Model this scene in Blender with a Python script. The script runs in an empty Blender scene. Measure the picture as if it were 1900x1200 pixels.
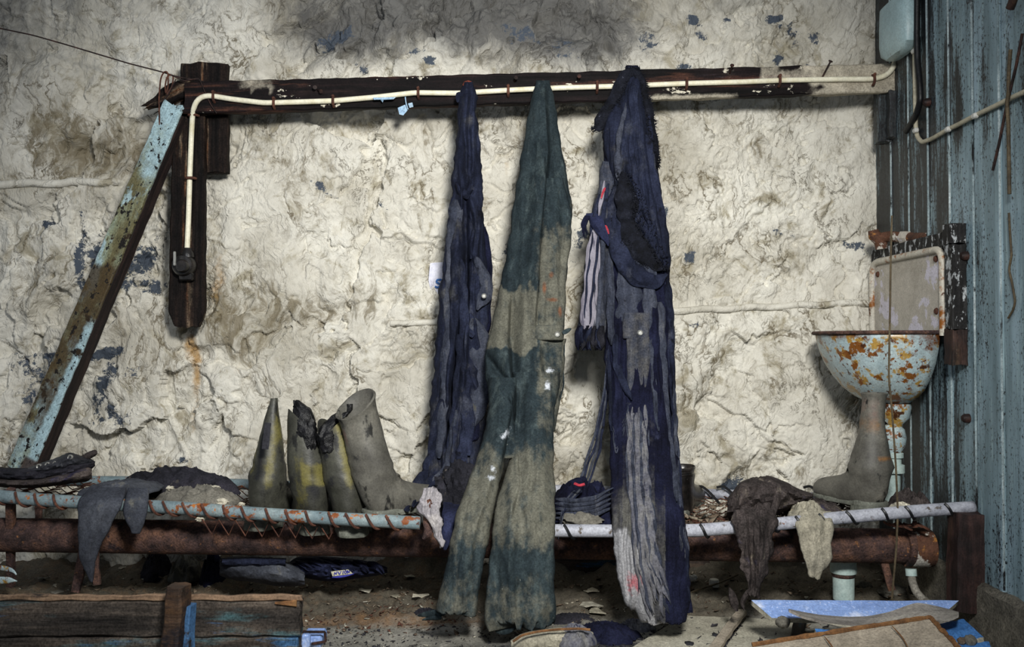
import bpy, math, random
import numpy as np
from mathutils import Matrix, Vector
random.seed(7)
SC = bpy.context.scene
COL = SC.collection
# ------------------------------------------------------------------ camera, world, lamps
F = 1688.0; CZ = 0.765; PITCH = math.radians(1.2)
cam = bpy.data.cameras.new('camera'); cam.lens = 36 * F / 1900; cam.sensor_width = 36
cam.clip_start = 0.02
cam_o = bpy.data.objects.new('camera', cam); COL.objects.link(cam_o)
cam_o.location = (0, 0, CZ); cam_o.rotation_euler = (math.pi / 2 + PITCH, 0, 0)
SC.camera = cam_o
cam.dof.use_dof = True; cam.dof.focus_distance = 2.75; cam.dof.aperture_fstop = 8
w = bpy.data.worlds.new('world'); SC.world = w; w.use_nodes = True
w.node_tree.nodes['Background'].inputs[0].default_value = (0.80, 0.88, 1.0, 1)
w.node_tree.nodes['Background'].inputs[1].default_value = 0.20
def lamp(name, loc, target, energy, size, color, spot=None, blend=1.0):
    l = bpy.data.lights.new(name, 'SPOT' if spot else 'AREA'); l.energy = energy; l.color = color
    if spot: l.spot_size = math.radians(spot); l.spot_blend = blend; l.shadow_soft_size = size
    else: l.size = size
    o = bpy.data.objects.new(name, l); COL.objects.link(o); o.location = loc
    d = Vector(target) - Vector(loc); o.rotation_euler = d.to_track_quat('-Z', 'Y').to_euler()
    return o
lamp('work_lamp', (0.28, 0.30, 1.66), (-0.10, 3.0, 0.66), 395, 0.19, (1.0, 0.985, 0.94), 86, 1.0)
lamp('soft_lamp', (-1.3, 0.3, 2.2), (-0.1, 3.0, 0.7), 14, 0.6, (0.88, 0.93, 1.0))
vs = SC.view_settings; vs.view_transform = 'Standard'; vs.look = 'None'; vs.gamma = 1; vs.exposure = 0.0
vs.use_curve_mapping = False

# ------------------------------------------------------------------ pixel helpers
CP, SP = math.cos(PITCH), math.sin(PITCH)
def ray(px, py):
    a = (np.asarray(px, float) - 950) / F; b = -(np.asarray(py, float) - 600) / F
    return a, CP - b * SP, SP + b * CP
def P(px, py, Y):
    x, y, z = ray(px, py); t = np.asarray(Y, float) / y
    return np.stack(np.broadcast_arrays(x * t, y * t, z * t + CZ), -1)
def Q(px, py, X):
    x, y, z = ray(px, py); t = X / x
    return np.stack(np.broadcast_arrays(x * t, y * t, z * t + CZ), -1)
# ------------------------------------------------------------------ numpy noise
_rng = np.random.RandomState(3)
_perm = np.concatenate([_rng.permutation(256)] * 3)
_g = _rng.rand(256) * 2 * np.pi; _gx, _gy = np.cos(_g), np.sin(_g)
def perlin(x, y, seed=0):
    x = np.asarray(x, float) + seed * 17.31; y = np.asarray(y, float) + seed * 9.77
    xi = np.floor(x).astype(int); yi = np.floor(y).astype(int); xf = x - xi; yf = y - yi
    u = xf * xf * xf * (xf * (xf * 6 - 15) + 10); v = yf * yf * yf * (yf * (yf * 6 - 15) + 10)
    def g(i, j):
        h = _perm[(_perm[(xi + i) & 255] + yi + j) & 255]
        return _gx[h] * (xf - i) + _gy[h] * (yf - j)
    a = g(0, 0); b = g(1, 0); c = g(0, 1); d = g(1, 1)
    return ((a + u * (b - a)) * (1 - v) + (c + u * (d - c)) * v) * 1.5
def fbm(x, y, o=4, seed=0, gain=.5):
    s = 0; a = 1; f = 1
    for k in range(o):
        s = s + a * perlin(x * f, y * f, seed + k); a *= gain; f *= 2.03
    return s
def ridge(x, y, o=1, seed=0, gain=.5):
    s = 0; a = 1; f = 1
    for k in range(o):
        s = s + a * (1 - 2 * np.abs(perlin(x * f, y * f, seed + k))); a *= gain; f *= 2.03
    return s
def facets(x, y, tilt, seed):
    xi = np.floor(x).astype(int); yi = np.floor(y).astype(int)
    best = np.full(x.shape, 9.0); out = np.zeros(x.shape)
    for i in (-1, 0, 1):
        for j in (-1, 0, 1):
            h = _perm[(_perm[(xi + i + seed) & 255] + yi + j) & 255]; h2 = _perm[h + 31]; h3 = _perm[h2 + 7]; h4 = _perm[h3 + 5]; h5 = _perm[h4 + 11]
            dx = x - (xi + i + h / 256.); dy = y - (yi + j + h2 / 256.)
            d = dx * dx + dy * dy
            pl = (h3 / 128. - 1) * dx * tilt + (h4 / 128. - 1) * dy * tilt + (h5 / 128. - 1) * .25 * tilt
            m = d < best; best = np.where(m, d, best); out = np.where(m, pl, out)
    return out
def sstep(a, b, x):
    t = np.clip((x - a) / (b - a), 0, 1); return t * t * (3 - 2 * t)
# ------------------------------------------------------------------ materials
def lin(h):
    c = [int(h[i:i + 2], 16) / 255 for i in (0, 2, 4)]
    return tuple((v / 12.92 if v <= .04045 else ((v + .055) / 1.055) ** 2.4) for v in c) + (1,)
class N:
    def __init__(s, name):
        s.m = bpy.data.materials.new(name); s.m.use_nodes = True; s.t = s.m.node_tree
        s.b = s.t.nodes['Principled BSDF']; s.tc = s.t.nodes.new('ShaderNodeTexCoord')
    def put(s, sock, v):
        if isinstance(v, bpy.types.NodeSocket): s.t.links.new(v, sock)
        else: sock.default_value = v
    def vec(s, scale=(1, 1, 1)):
        n = s.t.nodes.new('ShaderNodeMapping'); s.t.links.new(s.tc.outputs['Object'], n.inputs[0]); n.inputs[3].default_value = scale
        return n.outputs[0]
    def noise(s, vec, sc=5, det=6, rough=.6, dist=0.0):
        n = s.t.nodes.new('ShaderNodeTexNoise'); s.t.links.new(vec, n.inputs['Vector'])
        n.inputs['Scale'].default_value = sc; n.inputs['Detail'].default_value = det; n.inputs['Roughness'].default_value = rough; n.inputs['Distortion'].default_value = dist
        return n.outputs['Fac']
    def ramp(s, fac, stops):
        n = s.t.nodes.new('ShaderNodeValToRGB'); s.t.links.new(fac, n.inputs[0]); e = n.color_ramp.elements
        while len(e) < len(stops): e.new(.5)
        for k, (p, c) in enumerate(stops):
            e[k].position = p; e[k].color = c if not isinstance(c, str) else lin(c)
        return n.outputs[0]
    def mix(s, f, a, b, blend='MIX'):
        n = s.t.nodes.new('ShaderNodeMix'); n.data_type = 'RGBA'; n.blend_type = blend
        s.put(n.inputs[0], f); s.put(n.inputs[6], a); s.put(n.inputs[7], b); return n.outputs[2]
    def math(s, op, a, b=0.0):
        n = s.t.nodes.new('ShaderNodeMath'); n.operation = op; s.put(n.inputs[0], a); s.put(n.inputs[1], b); return n.outputs[0]
    def step(s, v, lo, hi):
        n = s.t.nodes.new('ShaderNodeMapRange'); n.interpolation_type = 'SMOOTHSTEP'
        s.put(n.inputs[0], v); n.inputs[1].default_value = lo; n.inputs[2].default_value = hi; return n.outputs[0]
    def attr(s, name, ch):
        n = s.t.nodes.new('ShaderNodeAttribute'); n.attribute_name = name
        q = s.t.nodes.new('ShaderNodeSeparateColor'); s.t.links.new(n.outputs['Color'], q.inputs[0]); return q.outputs[ch]
    def bump(s, h, st, dist, prev=None):
        n = s.t.nodes.new('ShaderNodeBump'); s.put(n.inputs['Height'], h); n.inputs['Strength'].default_value = st; n.inputs['Distance'].default_value = dist
        if prev is not None: s.t.links.new(prev, n.inputs['Normal'])
        return n.outputs[0]
def gm(name, cols, sv=(1, 1, 1), ns=6, over=(), rough=.7, metal=0.0, bumps=((60, .5, .002),), attrs=(), lo=.32, hi=.68, spec=.3, grit=.32, top=()):
    """cols: noise ramp colours; over: (colour, lo, hi, scalevec, noise scale); attrs: (channel, colour, noise scale, noise amount)"""
    n = N(name); f = n.noise(n.vec(sv), ns, 7, .62)
    k = len(cols) - 1
    c = n.ramp(f, [(lo + (hi - lo) * i / max(k, 1), h) for i, h in enumerate(cols)]) if k else lin(cols[0])
    for (col, a, b, s2, n2) in over:
        c = n.mix(n.step(n.noise(n.vec(s2), n2, 8, .65), a, b), c, lin(col))
    for (ch, col, n2, amt) in attrs:
        a = n.attr('Col', ch); ff = n.math('ADD', a, n.math('MULTIPLY', n.math('SUBTRACT', n.noise(n.vec(), n2, 8, .7), .5), amt))
        gate = n.math('MULTIPLY', n.math('MULTIPLY', n.step(ff, .2, .85), n.step(a, .02, .12)), .92)
        c = n.mix(gate, c, lin(col))
    for (col, a, b, s2, n2) in top:
        c = n.mix(n.step(n.noise(n.vec(s2), n2, 8, .65), a, b), c, lin(col))
    if grit:
        c = n.mix(1.0, c, n.ramp(n.noise(n.vec(), 34, 8, .75, .3), [(.30, (1 - grit,) * 3 + (1,)), (.52, (1, 1, 1, 1)), (.72, (1 + grit * .9,) * 3 + (1,))]), 'MULTIPLY')
        c = n.mix(1.0, c, n.ramp(n.noise(n.vec(), 190, 4, .7), [(.34, (1 - grit * 1.1,) * 3 + (1,)), (.5, (1, 1, 1, 1)), (.66, (1 + grit * .9,) * 3 + (1,))]), 'MULTIPLY')
    n.put(n.b.inputs['Base Color'], c); n.b.inputs['Roughness'].default_value = rough; n.b.inputs['Metallic'].default_value = metal
    n.b.inputs['Specular IOR Level'].default_value = spec
    prev = None
    for bb in bumps:
        bs, st, ds = bb[:3]; s2 = bb[3] if len(bb) > 3 else (1, 1, 1)
        prev = n.bump(n.noise(n.vec(s2), bs, 5, .65), st, ds, prev)
    if prev is not None: n.t.links.new(prev, n.b.inputs['Normal'])
    return n.m
GX = (1, 14, 14)      # grain along local x
GZ = (14, 14, 1)
M = {}
M['tar_wood'] = gm('tarred_wood', ['090808', '130f0e', '241b17', '4f4034'], GX, 2.2, [('7d6d5a', .555, .64, GX, 1.7), ('5e3a22', .58, .66, GX, 1.2), ('0c0909', .52, .66, (1, 3, 3), 3)], .75, spec=.12, bumps=((5, .8, .006, GX), (70, .4, .002)), grit=.5)
M['rail_wood'] = gm('peeling_rail_wood', ['070606', '0e0b0c', '191213', '2b1f1d'], GX, 3, [('4d3228', .54, .66, GX, 2), ('3f3a44', .60, .72, GX, 1.6), ('cfc8b6', .645, .655, (1, 1.8, 1.8), 14)], .7, spec=.12, bumps=((5, .7, .005, GX), (70, .4, .002)), attrs=((0, 'b9b1a0', 26, 1.1), (1, '8b8272', 20, .9)))
M['brown_wood'] = gm('dark_brown_wood', ['17110f', '281b18', '3d2a23', '54402f'], (6, 6, 1), 5, [('a89c8a', .69, .71, (3, 3, 1), 9), ('120d0d', .5, .7, (2, 2, 1), 4)], .65, bumps=((4, .9, .006, GZ),))
M['brown_wood_x'] = gm('dark_weathered_wood', ['171312', '2b2320', '453a33', '5a4c40'], GX, 3, [('3a5b63', .56, .66, (1, 5, 5), 3), ('31557a', .64, .69, (1, 7, 7), 4.5), ('0f0d0d', .55, .7, (1, 3, 3), 2.5)], .7, bumps=((4, .9, .006, GX),))
M['old_paint_wood'] = gm('green_paint_on_wood', ['4f4a30', '666144', '838a72', '96a79f'], (1, 4, 4), 5, [('9db4b8', .52, .58, (1, 2, 2), 4.0), ('17120f', .595, .635, (1, 1.5, 1.5), 34), ('3b2f1a', .60, .66, (1, 1, 1), 60)], .6, attrs=((0, '42331c', 22, 1.3), (1, '9fbac2', 30, 1.3), (2, '3a2318', 20, .8)), bumps=((6, .6, .004, GX), (60, .5, .002)), top=[('15110e', .575, .60, (1, 1.3, 1.3), 38), ('2b2012', .60, .66, (1, 1, 1), 15)])
M['raw_wood'] = gm('raw_dark_side_wood', ['120e0e', '221918', '382a26'], GX, 4, [], .75, bumps=((5, .8, .005, GX),))
M['cable_white'] = gm('yellowed_white_cable', ['d9d2b4', 'e6e1cb', 'cfc7a8'], (1, 1, 1), 14, [('8a7a58', .68, .74, (1, 1, 1), 50)], .45, bumps=((90, .2, .001),), grit=.12)
M['cable_beige'] = gm('beige_cable', ['8f8a78', 'b3ad98', '9c9580'], (1, 1, 1), 20, [('5b5142', .62, .72, (1, 1, 1), 40)], .5, grit=.12)
M['black_rubber'] = gm('black_cable_rubber', ['0d0e10', '191a1c'], (1, 1, 1), 12, [], .4)
M['bakelite'] = gm('black_bakelite', ['0b0a0a', '1a1817', '2c2724'], (1, 1, 1), 22, [('6f6a60', .66, .72, (1, 1, 1), 60)], .3, spec=.5)
M['rust'] = gm('flaking_rust', ['2a2020', '453431', '5a4239', '6e4e3c'], (1, 1, 1), 16, [('8a5f3c', .60, .70, (1, 1, 1), 60), ('34292b', .52, .66, (1, 1, 1), 24), ('a49a92', .725, .74, (1, 1, 1), 120)], .85, bumps=((140, 1.0, .004), (40, .7, .006)), grit=.5)
M['rust_wire'] = gm('rusty_wire', ['35221b', '54352a', '6b4635'], (1, 1, 1), 40, [], .85, bumps=((200, .8, .002),))
M['iron'] = gm('dark_iron', ['171312', '2e2220', '4a3028'], (1, 1, 1), 40, [], .6, .3)
M['pipe_blue'] = gm('blue_grey_paint_rusting', ['5d6e74', '718186', '828f90'], (1, 1, 1), 12, [('7a4422', .57, .62, (1, 1, 1), 20), ('a2622a', .61, .66, (1, 1, 1), 26), ('4a2a1d', .6, .68, (1, 1, 1), 38)], .55, bumps=((80, .6, .003),), grit=.2)
M['pipe_white'] = gm('white_paint_rusting', ['8b8d97', 'a3a5ae', '787a84'], (1, 1, 1), 16, [('57504a', .60, .66, (1, 1, 1), 42), ('6b4530', .66, .70, (1, 1, 1), 30)], .6, bumps=((90, .6, .003),), grit=.2)
M['cap_rust'] = gm('white_rusted_cap', ['432d26', '5d3e2e', '3a2823'], (1, 1, 1), 16, [('b9b5ac', .53, .57, (1, 1, 1), 14), ('9c6a34', .57, .64, (1, 1, 1), 24), ('4a2c20', .6, .66, (1, 1, 1), 44)], .8, bumps=((100, .8, .003),))
M['enamel'] = gm('pale_blue_enamel_rusted', ['96abb2', 'a8babd', 'b6c3c1'], (1, 1, 1), 6, [('a58340', .525, .575, (1, 1, 1), 20), ('7a4b1f', .55, .60, (1, 1, 1), 22), ('432716', .585, .64, (1, 1, 1), 28), ('5d3820', .60, .64, (1, 1, 1), 70)], .35, bumps=((16, .25, .003), (80, .2, .001)), spec=.5, attrs=((0, '5f371b', 30, 2.0),), grit=.2)
M['enamel_cream'] = gm('cream_enamel_peeling', ['9b958a', 'b0aaa0', 'a59e94'], (1, 1, 1), 7, [('c3bfcc', .55, .57, (1, 1, 1), 9), ('7f776a', .64, .7, (1, 1, 1), 24)], .45, bumps=((20, .4, .003),), grit=.2)
M['enamel_edge'] = gm('white_enamel_edge', ['c7c3b8', 'b2ab9c'], (1, 1, 1), 8, [('8a5420', .54, .62, (1, 1, 1), 14), ('4e2c16', .6, .68, (1, 1, 1), 30)], .45, grit=.2)
M['mint'] = gm('mint_painted_pipe', ['9fb4b2', 'b4c6c2', '8aa09e'], (1, 1, 1), 14, [('5a4430', .66, .70, (1, 1, 1), 24)], .5, bumps=((60, .4, .003),), grit=.12)
M['char_wood'] = gm('black_white_weathered_wood', ['0e0d0d', '1d1c1c', '3a3a3a'], GZ, 4, [('a8acae', .53, .58, (2, 2, 1), 22)], .8, bumps=((60, .8, .004),))
M['navy'] = gm('navy_cotton', ['141722', '1d2131', '2a2f42'], (3, 3, 1), 5, [('3b3e49', .54, .74, (2, 2, 1), 9), ('101118', .58, .7, (1, 1, 1), 14)], .9, bumps=((500, .3, .0008), (60, .35, .002)), attrs=((0, '565550', 24, 1.0), (1, '7d7b77', 30, .9), (2, '11121a', 40, 1.2)), spec=.1)
M['navy_slate'] = gm('dusty_slate_blue_cotton', ['242731', '333743', '454852'], (6, 6, 1), 5, [('55565a', .58, .74, (3, 3, 1), 8), ('171921', .6, .7, (1, 1, 1), 14)], .9, bumps=((300, .3, .001), (26, .7, .004, (6, 6, .5))), attrs=((0, '625f58', 24, 1.0), (1, '8b8984', 30, .9)), spec=.1)
M['navy_dust'] = gm('dust_bleached_navy', ['4a4b55', '5c5c62', '6c6b6a'], (6, 6, 1), 5, [('2c2e40', .6, .7, (4, 4, .6), 9)], .9, bumps=((300, .3, .001),), spec=.1)
M['navy_deep'] = gm('deep_navy_pile', ['0d0e1a', '141628', '1e2136'], (1, 1, 1), 8, [('30344a', .6, .75, (1, 1, 1), 14)], .95, bumps=((160, .9, .003),), attrs=((0, '565550', 24, 1.0), (1, '8f8f92', 30, .8), (2, '9c4c55', 26, 1.6)), spec=.1)
M['fur'] = gm('navy_pile_fur', ['08090d', '11131b', '1d1f28'], (1, 1, 1), 30, [('4a4d5c', .66, .72, (1, 1, 1), 90)], .9, bumps=(), spec=.15)
M['green_cloth'] = gm('dark_green_cotton', ['1b2327', '252e32', '333d40'], (2, 2, 1), 5, [('414b4c', .50, .74, (3, 3, 1), 9), ('7a8078', .68, .72, (1, 1, 1), 60)], .9, bumps=((500, .3, .0008), (50, .3, .002)), attrs=((0, '5f5e54', 16, 2.0), (1, '6e4630', 40, .7), (2, 'bfc4cc', 70, 2.4)), spec=.1)
M['lining'] = gm('pale_lining', ['66626c', '85828c', '77737c'], (12, 12, 1), 5, [('4c4a58', .58, .66, (10, 10, 1), 5)], .9, spec=.1, grit=.12)
M['cloth_grey'] = gm('slate_grey_rag', ['2a2c33', '3b3e46', '4b4e55'], (1, 1, 1), 7, [('5d5c58', .6, .7, (1, 1, 1), 14), ('b8b6b0', .735, .75, (1, 1, 1), 70)], .85, bumps=((30, .5, .004), (400, .3, .001)), spec=.15)
M['cloth_dark'] = gm('sooty_rag', ['17171c', '24242a', '34323a'], (1, 1, 1), 8, [('57514c', .6, .68, (1, 1, 1), 20), ('0e0e12', .55, .7, (1, 1, 1), 12)], .9, bumps=((30, .8, .006), (120, .5, .002)), spec=.12)
M['cloth_brown'] = gm('brown_grey_rag', ['2a2625', '3d3736', '544c48'], (1, 1, 1), 8, [('6f675c', .6, .68, (1, 1, 1), 16), ('2a2a44', .58, .7, (1, 1, 1), 9)], .9, bumps=((26, .8, .006), (120, .5, .002)), spec=.1, grit=.5)
M['cloth_pale'] = gm('pale_stiff_rag', ['777365', '8f8a7b', 'a29c8b'], (1, 1, 1), 7, [('6e6450', .62, .7, (1, 1, 1), 16)], .85, bumps=((26, .6, .005),), spec=.15)
M['cloth_blue'] = gm('bright_navy_cloth', ['131524', '1c2036', '282d48'], (1, 1, 1), 9, [], .85, bumps=((30, .6, .005),), spec=.15)
M['cloth_tatter'] = gm('whitish_grey_tatter', ['77737a', '8f8b8e', 'a19c98'], (1, 1, 1), 10, [('4b4444', .6, .7, (1, 1, 1), 14)], .9, bumps=((40, .6, .004),))
M['boot'] = gm('dusty_olive_rubber', ['25251f', '3a3a33', '4f4f45'], (1, 1, 1), 9, [('77766e', .58, .72, (1, 1, 1), 5), ('1f1f22', .54, .68, (1, 1, 1), 13), ('c8c6be', .74, .755, (1, 1, 1), 60)], .5, bumps=((14, .5, .005), (120, .3, .001)), attrs=((0, '655f33', 20, 1.8), (1, '8a6a5a', 26, .5), (2, '16161a', 30, .6)), spec=.4, grit=.2, top=[('1d1d1b', .56, .63, (1, 1, .45), 17), ('7b796e', .60, .70, (1, 1, 1), 8)])
M['boot_pale'] = gm('dusty_grey_rubber', ['46443f', '5c5a53', '6f6c63'], (1, 1, 1), 8, [('868278', .56, .72, (1, 1, 1), 5), ('2f2f2e', .56, .70, (1, 1, 1), 11)], .55, bumps=((14, .4, .004), (120, .3, .001)), attrs=((0, '7d5a36', 30, .9), (1, '76584e', 26, 1.0), (2, '3c3d38', 30, .4)), spec=.35, grit=.2, top=[('1d1d1b', .56, .63, (1, 1, .45), 17), ('7b796e', .60, .70, (1, 1, 1), 8)])
M['liner'] = gm('black_felt_liner', ['070708', '0f0f11', '1c1c1f'], (1, 1, 1), 24, [], .42, bumps=((50, 1.0, .006),))
M['sole'] = gm('dusty_sole', ['55574f', '6d6f66', '474944'], (1, 1, 1), 12, [], .7)
M['blue_paint'] = gm('sky_blue_painted_board', ['7089bd', '7f99cb', '95acd6'], (1, 1, 1), 5, [('c6cee2', .53, .62, (1, 1, 1), 5), ('b9c6e4', .60, .64, (1, 1, 1), 160), ('efe9d8', .72, .73, (1, 1, 1), 24)], .45, bumps=((180, .35, .001),), grit=.2)
M['blue_panel'] = gm('strong_blue_board', ['3a6aa6', '4a7cb8'], (1, 1, 1), 6, [('c9b9a0', .68, .69, (1, 1, 1), 9)], .5)
M['grey_board'] = gm('grey_curled_board', ['6b6660', '85807a', '9a958c'], (1, 6, 6), 4, [('4f4a44', .62, .7, (1, 6, 6), 6)], .7, bumps=((8, .4, .003, (1, 8, 8)),))
M['ply'] = gm('tan_dusty_plywood', ['857c6e', '948a7b', 'a39a8b'], (1, 1, 1), 5, [('8a6d4a', .62, .70, (1, 1, 1), 7), ('b5b0a6', .6, .7, (1, 1, 1), 4), ('4a3a28', .74, .76, (1, 1, 1), 60)], .75, bumps=((30, .4, .003),))
M['ply_pale'] = gm('pale_dusty_panel', ['8f8b7d', '9f9b8c', 'aba798'], (1, 1, 1), 5, [('3a352e', .70, .72, (1, 1, 1), 50), ('8d8574', .62, .7, (1, 1, 1), 8)], .8, bumps=((30, .4, .003),))
M['ply_edge'] = gm('brown_broken_ply_edge', ['4a3320', '6b4a2c', '7c5c3a'], (1, 1, 1), 20, [], .8)
M['batten'] = gm('grey_batten', ['6d6960', '87837a', '565149'], GX, 4, [], .75, bumps=((5, .6, .003, GX),))
M['concrete'] = gm('dirty_concrete', ['4b4740', '5f5b52', '736e62'], (1, 1, 1), 6, [('38332c', .58, .7, (1, 1, 1), 9)], .9, bumps=((40, .7, .005),), grit=.5)
M['stone'] = gm('grey_stone', ['4f4c46', '65625a', '7a766c'], (1, 1, 1), 14, [], .9, bumps=((60, .6, .004),))
M['paper'] = gm('dirty_paper', ['a8a290', 'c3bdab', '8d8676'], (1, 1, 1), 18, [], .85)
M['paper_blue'] = gm('pale_blue_scrap', ['8fb0cf', '9cb9d0', 'c5ccd0'], (1, 1, 1), 24, [], .7)
M['label_white'] = gm('lilac_white_label', ['c3c4d6', 'dcdce8', 'b3b2c0'], (1, 1, 1), 30, [('8f8b80', .62, .66, (1, 1, 1), 50)], .6, grit=.1)
M['ink_blue'] = gm('blue_print', ['2a5fa8', '3a70b4'], (1, 1, 1), 20, [], .7)
M['logo_yellow'] = gm('pale_patch', ['a9a58c', 'c2bea4'], (1, 1, 1), 30, [], .7)
M['logo_blue'] = gm('patch_blue', ['2c2f86', '3a3f9c'], (1, 1, 1), 30, [], .7)
M['orange'] = gm('orange_hook', ['6a2f20', '7c3a28'], (1, 1, 1), 30, [], .6)
M['metal_button'] = gm('dull_button', ['8c8c88', 'a7a7a2'], (1, 1, 1), 40, [], .4, .4, grit=.12)
M['white_cap'] = gm('white_plastic', ['c9c9c4', 'b5b4ac'], (1, 1, 1), 30, [], .5, grit=.12)
M['red'] = gm('red_thread', ['8f2a38', 'a8323f'], (1, 1, 1), 30, [], .8)
M['litter'] = gm('brown_litter', ['38302a', '54463a', '6f6152', '8f8878'], (1, 1, 1), 9, [], .9)
M['litter_pale'] = gm('pale_flakes', ['6d6a60', 'a29e90', 'c6c2b4'], (1, 1, 1), 9, [], .85)
M['litter_dark'] = gm('dark_flakes', ['17171b', '2a2a30', '3d3a38'], (1, 1, 1), 9, [], .85)
M['stick'] = gm('brown_stick', ['3a3328', '4d4332', '5e533f'], (1, 1, 1), 14, [], .7)

M['bead'] = gm('worn_bead_edge', ['5a6b70', '8e9ea2', 'b4c0c2'], (1, 1, .5), 9, [('1b1c1e', .55, .62, (1, 1, .4), 14)], .5)
M['crate_wood'] = gm('dark_crate_wood', ['1b1918', '312d2a', '453e38', '5b5249'], (1, 9, 9), 3, [('3f585c', .53, .66, (1, 5, 5), 3.2), ('38587a', .60, .67, (1, 6, 6), 3.6), ('12100f', .55, .7, (1, 3, 3), 2.5)], .8, spec=.12, bumps=((4, .9, .006, GX),), grit=.5)
M['crate_post'] = gm('brown_crate_post', ['1d1612', '35271e', '553d28'], GX, 3, [('1a1518', .54, .64, (1, 2, 2), 8), ('b9ad9a', .70, .72, (1, 3, 3), 12)], .7, bumps=((4, .9, .005, GX),))
M['lit_worn_wood'] = gm('lit_worn_edge_wood', ['4d3d31', '77604c', '8f7862'], GX, 3, [('2a221d', .56, .66, (1, 3, 3), 5)], .75)  # worn wood, lightened to carry the lit tone of the plank top
M['blue_worn'] = gm('worn_blue_paint', ['2f4f74', '456a92'], (1, 1, 1), 9, [('2a221d', .54, .62, (1, 1, 1), 14)], .6)
M['post_wood'] = gm('purple_brown_post', ['17110f', '261a19', '3a2825', '4d372e'], (1, 6, 6), 4, [('b5a288', .71, .73, (1, 3, 3), 9), ('110c0c', .52, .7, (1, 2, 2), 4)], .65, bumps=((4, .7, .004, GX),))
M['box_blue'] = gm('pale_blue_box_paint', ['8fa9ae', '9db6ba', 'a9bfc1'], (1, 1, 1), 5, [('6b4a30', .67, .70, (1, 1, 1), 12)], .4, spec=.5, grit=.15)
M['black_leather'] = gm('dusty_black_leather', ['17181c', '25262b', '33343a'], (1, 1, 1), 9, [('4c4a48', .6, .7, (1, 1, 1), 16)], .55, bumps=((30, .5, .003),))
# right wall boards
n = N('blue_grey_mouldy_boards')
pos = n.t.nodes.new('ShaderNodeNewGeometry').outputs['Position']
sx = n.t.nodes.new('ShaderNodeSeparateXYZ'); n.t.links.new(pos, sx.inputs[0])
v1 = n.vec((8, 8, .7)); v2 = n.vec((26, 26, 1.2))
c = n.ramp(n.noise(v1, 3, 7, .6), [(.3, '5a6e75'), (.5, '768d96'), (.7, '93abb8')])
c = n.mix(n.step(n.noise(v2, 3, 6, .6), .56, .68), c, lin('93abb0'))
# mould keeps to the boards next to the rock and the ones behind the sink
my = n.step(sx.outputs[1], 2.28, 2.85)
mo = n.math('ADD', n.noise(n.vec((7, 7, .8)), 2.6, 9, .7), n.math('MULTIPLY', my, .20))
c = n.mix(n.math('MULTIPLY', n.step(mo, .55, .68), .94), c, lin('17181a'))
sp = n.noise(n.vec((1, 1, .7)), 150, 5, .75)
c = n.mix(n.step(n.math('ADD', sp, n.math('MULTIPLY', mo, .45)), .80, .83), c, lin('121417'))
c = n.mix(n.step(n.noise(n.vec((1, 1, .3)), 9, 8, .7), .69, .73), c, lin('4a3524'))
n.put(n.b.inputs['Base Color'], c); n.b.inputs['Roughness'].default_value = .5
n.t.links.new(n.bump(n.noise(v2, 4, 5, .6), .6, .003), n.b.inputs['Normal']); M['boards'] = n.m

# rock
n = N('whitewashed_rock'); V = n.vec()
base = n.ramp(n.noise(V, 3.2, 7, .65), [(.32, 'aaa597'), (.48, 'c8c4b8'), (.62, 'd9d6cb'), (.72, 'bfb9a9')])
base = n.mix(n.step(n.noise(V, 9, 9, .7, .6), .52, .66), base, lin('9d9683'))
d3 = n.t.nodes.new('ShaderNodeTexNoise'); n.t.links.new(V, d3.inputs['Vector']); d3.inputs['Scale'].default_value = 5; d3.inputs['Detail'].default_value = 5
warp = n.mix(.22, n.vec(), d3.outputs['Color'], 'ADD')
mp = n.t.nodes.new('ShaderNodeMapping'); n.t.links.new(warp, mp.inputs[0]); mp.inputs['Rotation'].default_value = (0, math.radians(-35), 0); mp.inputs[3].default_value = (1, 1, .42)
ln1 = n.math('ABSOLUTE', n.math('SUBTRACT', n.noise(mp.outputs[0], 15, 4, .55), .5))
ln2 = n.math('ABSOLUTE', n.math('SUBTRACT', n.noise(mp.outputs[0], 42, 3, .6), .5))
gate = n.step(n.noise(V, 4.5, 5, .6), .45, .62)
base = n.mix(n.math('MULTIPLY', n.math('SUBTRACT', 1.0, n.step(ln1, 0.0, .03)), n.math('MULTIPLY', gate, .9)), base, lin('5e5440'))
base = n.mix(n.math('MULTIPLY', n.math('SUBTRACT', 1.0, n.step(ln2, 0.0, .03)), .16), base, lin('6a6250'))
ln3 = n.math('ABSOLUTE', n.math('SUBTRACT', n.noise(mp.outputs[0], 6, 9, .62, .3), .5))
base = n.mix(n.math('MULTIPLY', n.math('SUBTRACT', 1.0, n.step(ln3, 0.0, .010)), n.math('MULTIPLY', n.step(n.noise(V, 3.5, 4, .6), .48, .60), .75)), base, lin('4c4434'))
nz = n.noise(V, 30, 9, .72)
def am(ch, k, lo=.4, hi=.6, nzz=None):
    a = n.attr('Col', ch)
    return n.math('MULTIPLY', n.step(n.math('ADD', a, n.math('MULTIPLY', n.math('SUBTRACT', nzz or nz, .5), k)), lo, hi), n.step(a, .02, .1))
base = n.mix(n.math('MULTIPLY', am(0, 3.2, .35, .95, n.noise(mp.outputs[0], 13, 10, .74, .9)), .8), base, lin('6a5f47'))     # olive brown dirt
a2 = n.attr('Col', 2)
base = n.mix(n.math('MULTIPLY', n.step(n.math('ADD', a2, n.math('MULTIPLY', n.math('SUBTRACT', n.noise(mp.outputs[0], 7, 10, .75, .4), .5), 1.9)), .1, 1.0), .88), base, lin('474748'))   # grey patches, denser towards the top
base = n.mix(am(1, 3.0, .50, .58, n.noise(V, 34, 10, .8, .3)), base, lin('454d58'))                          # flaked-off spots
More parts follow.
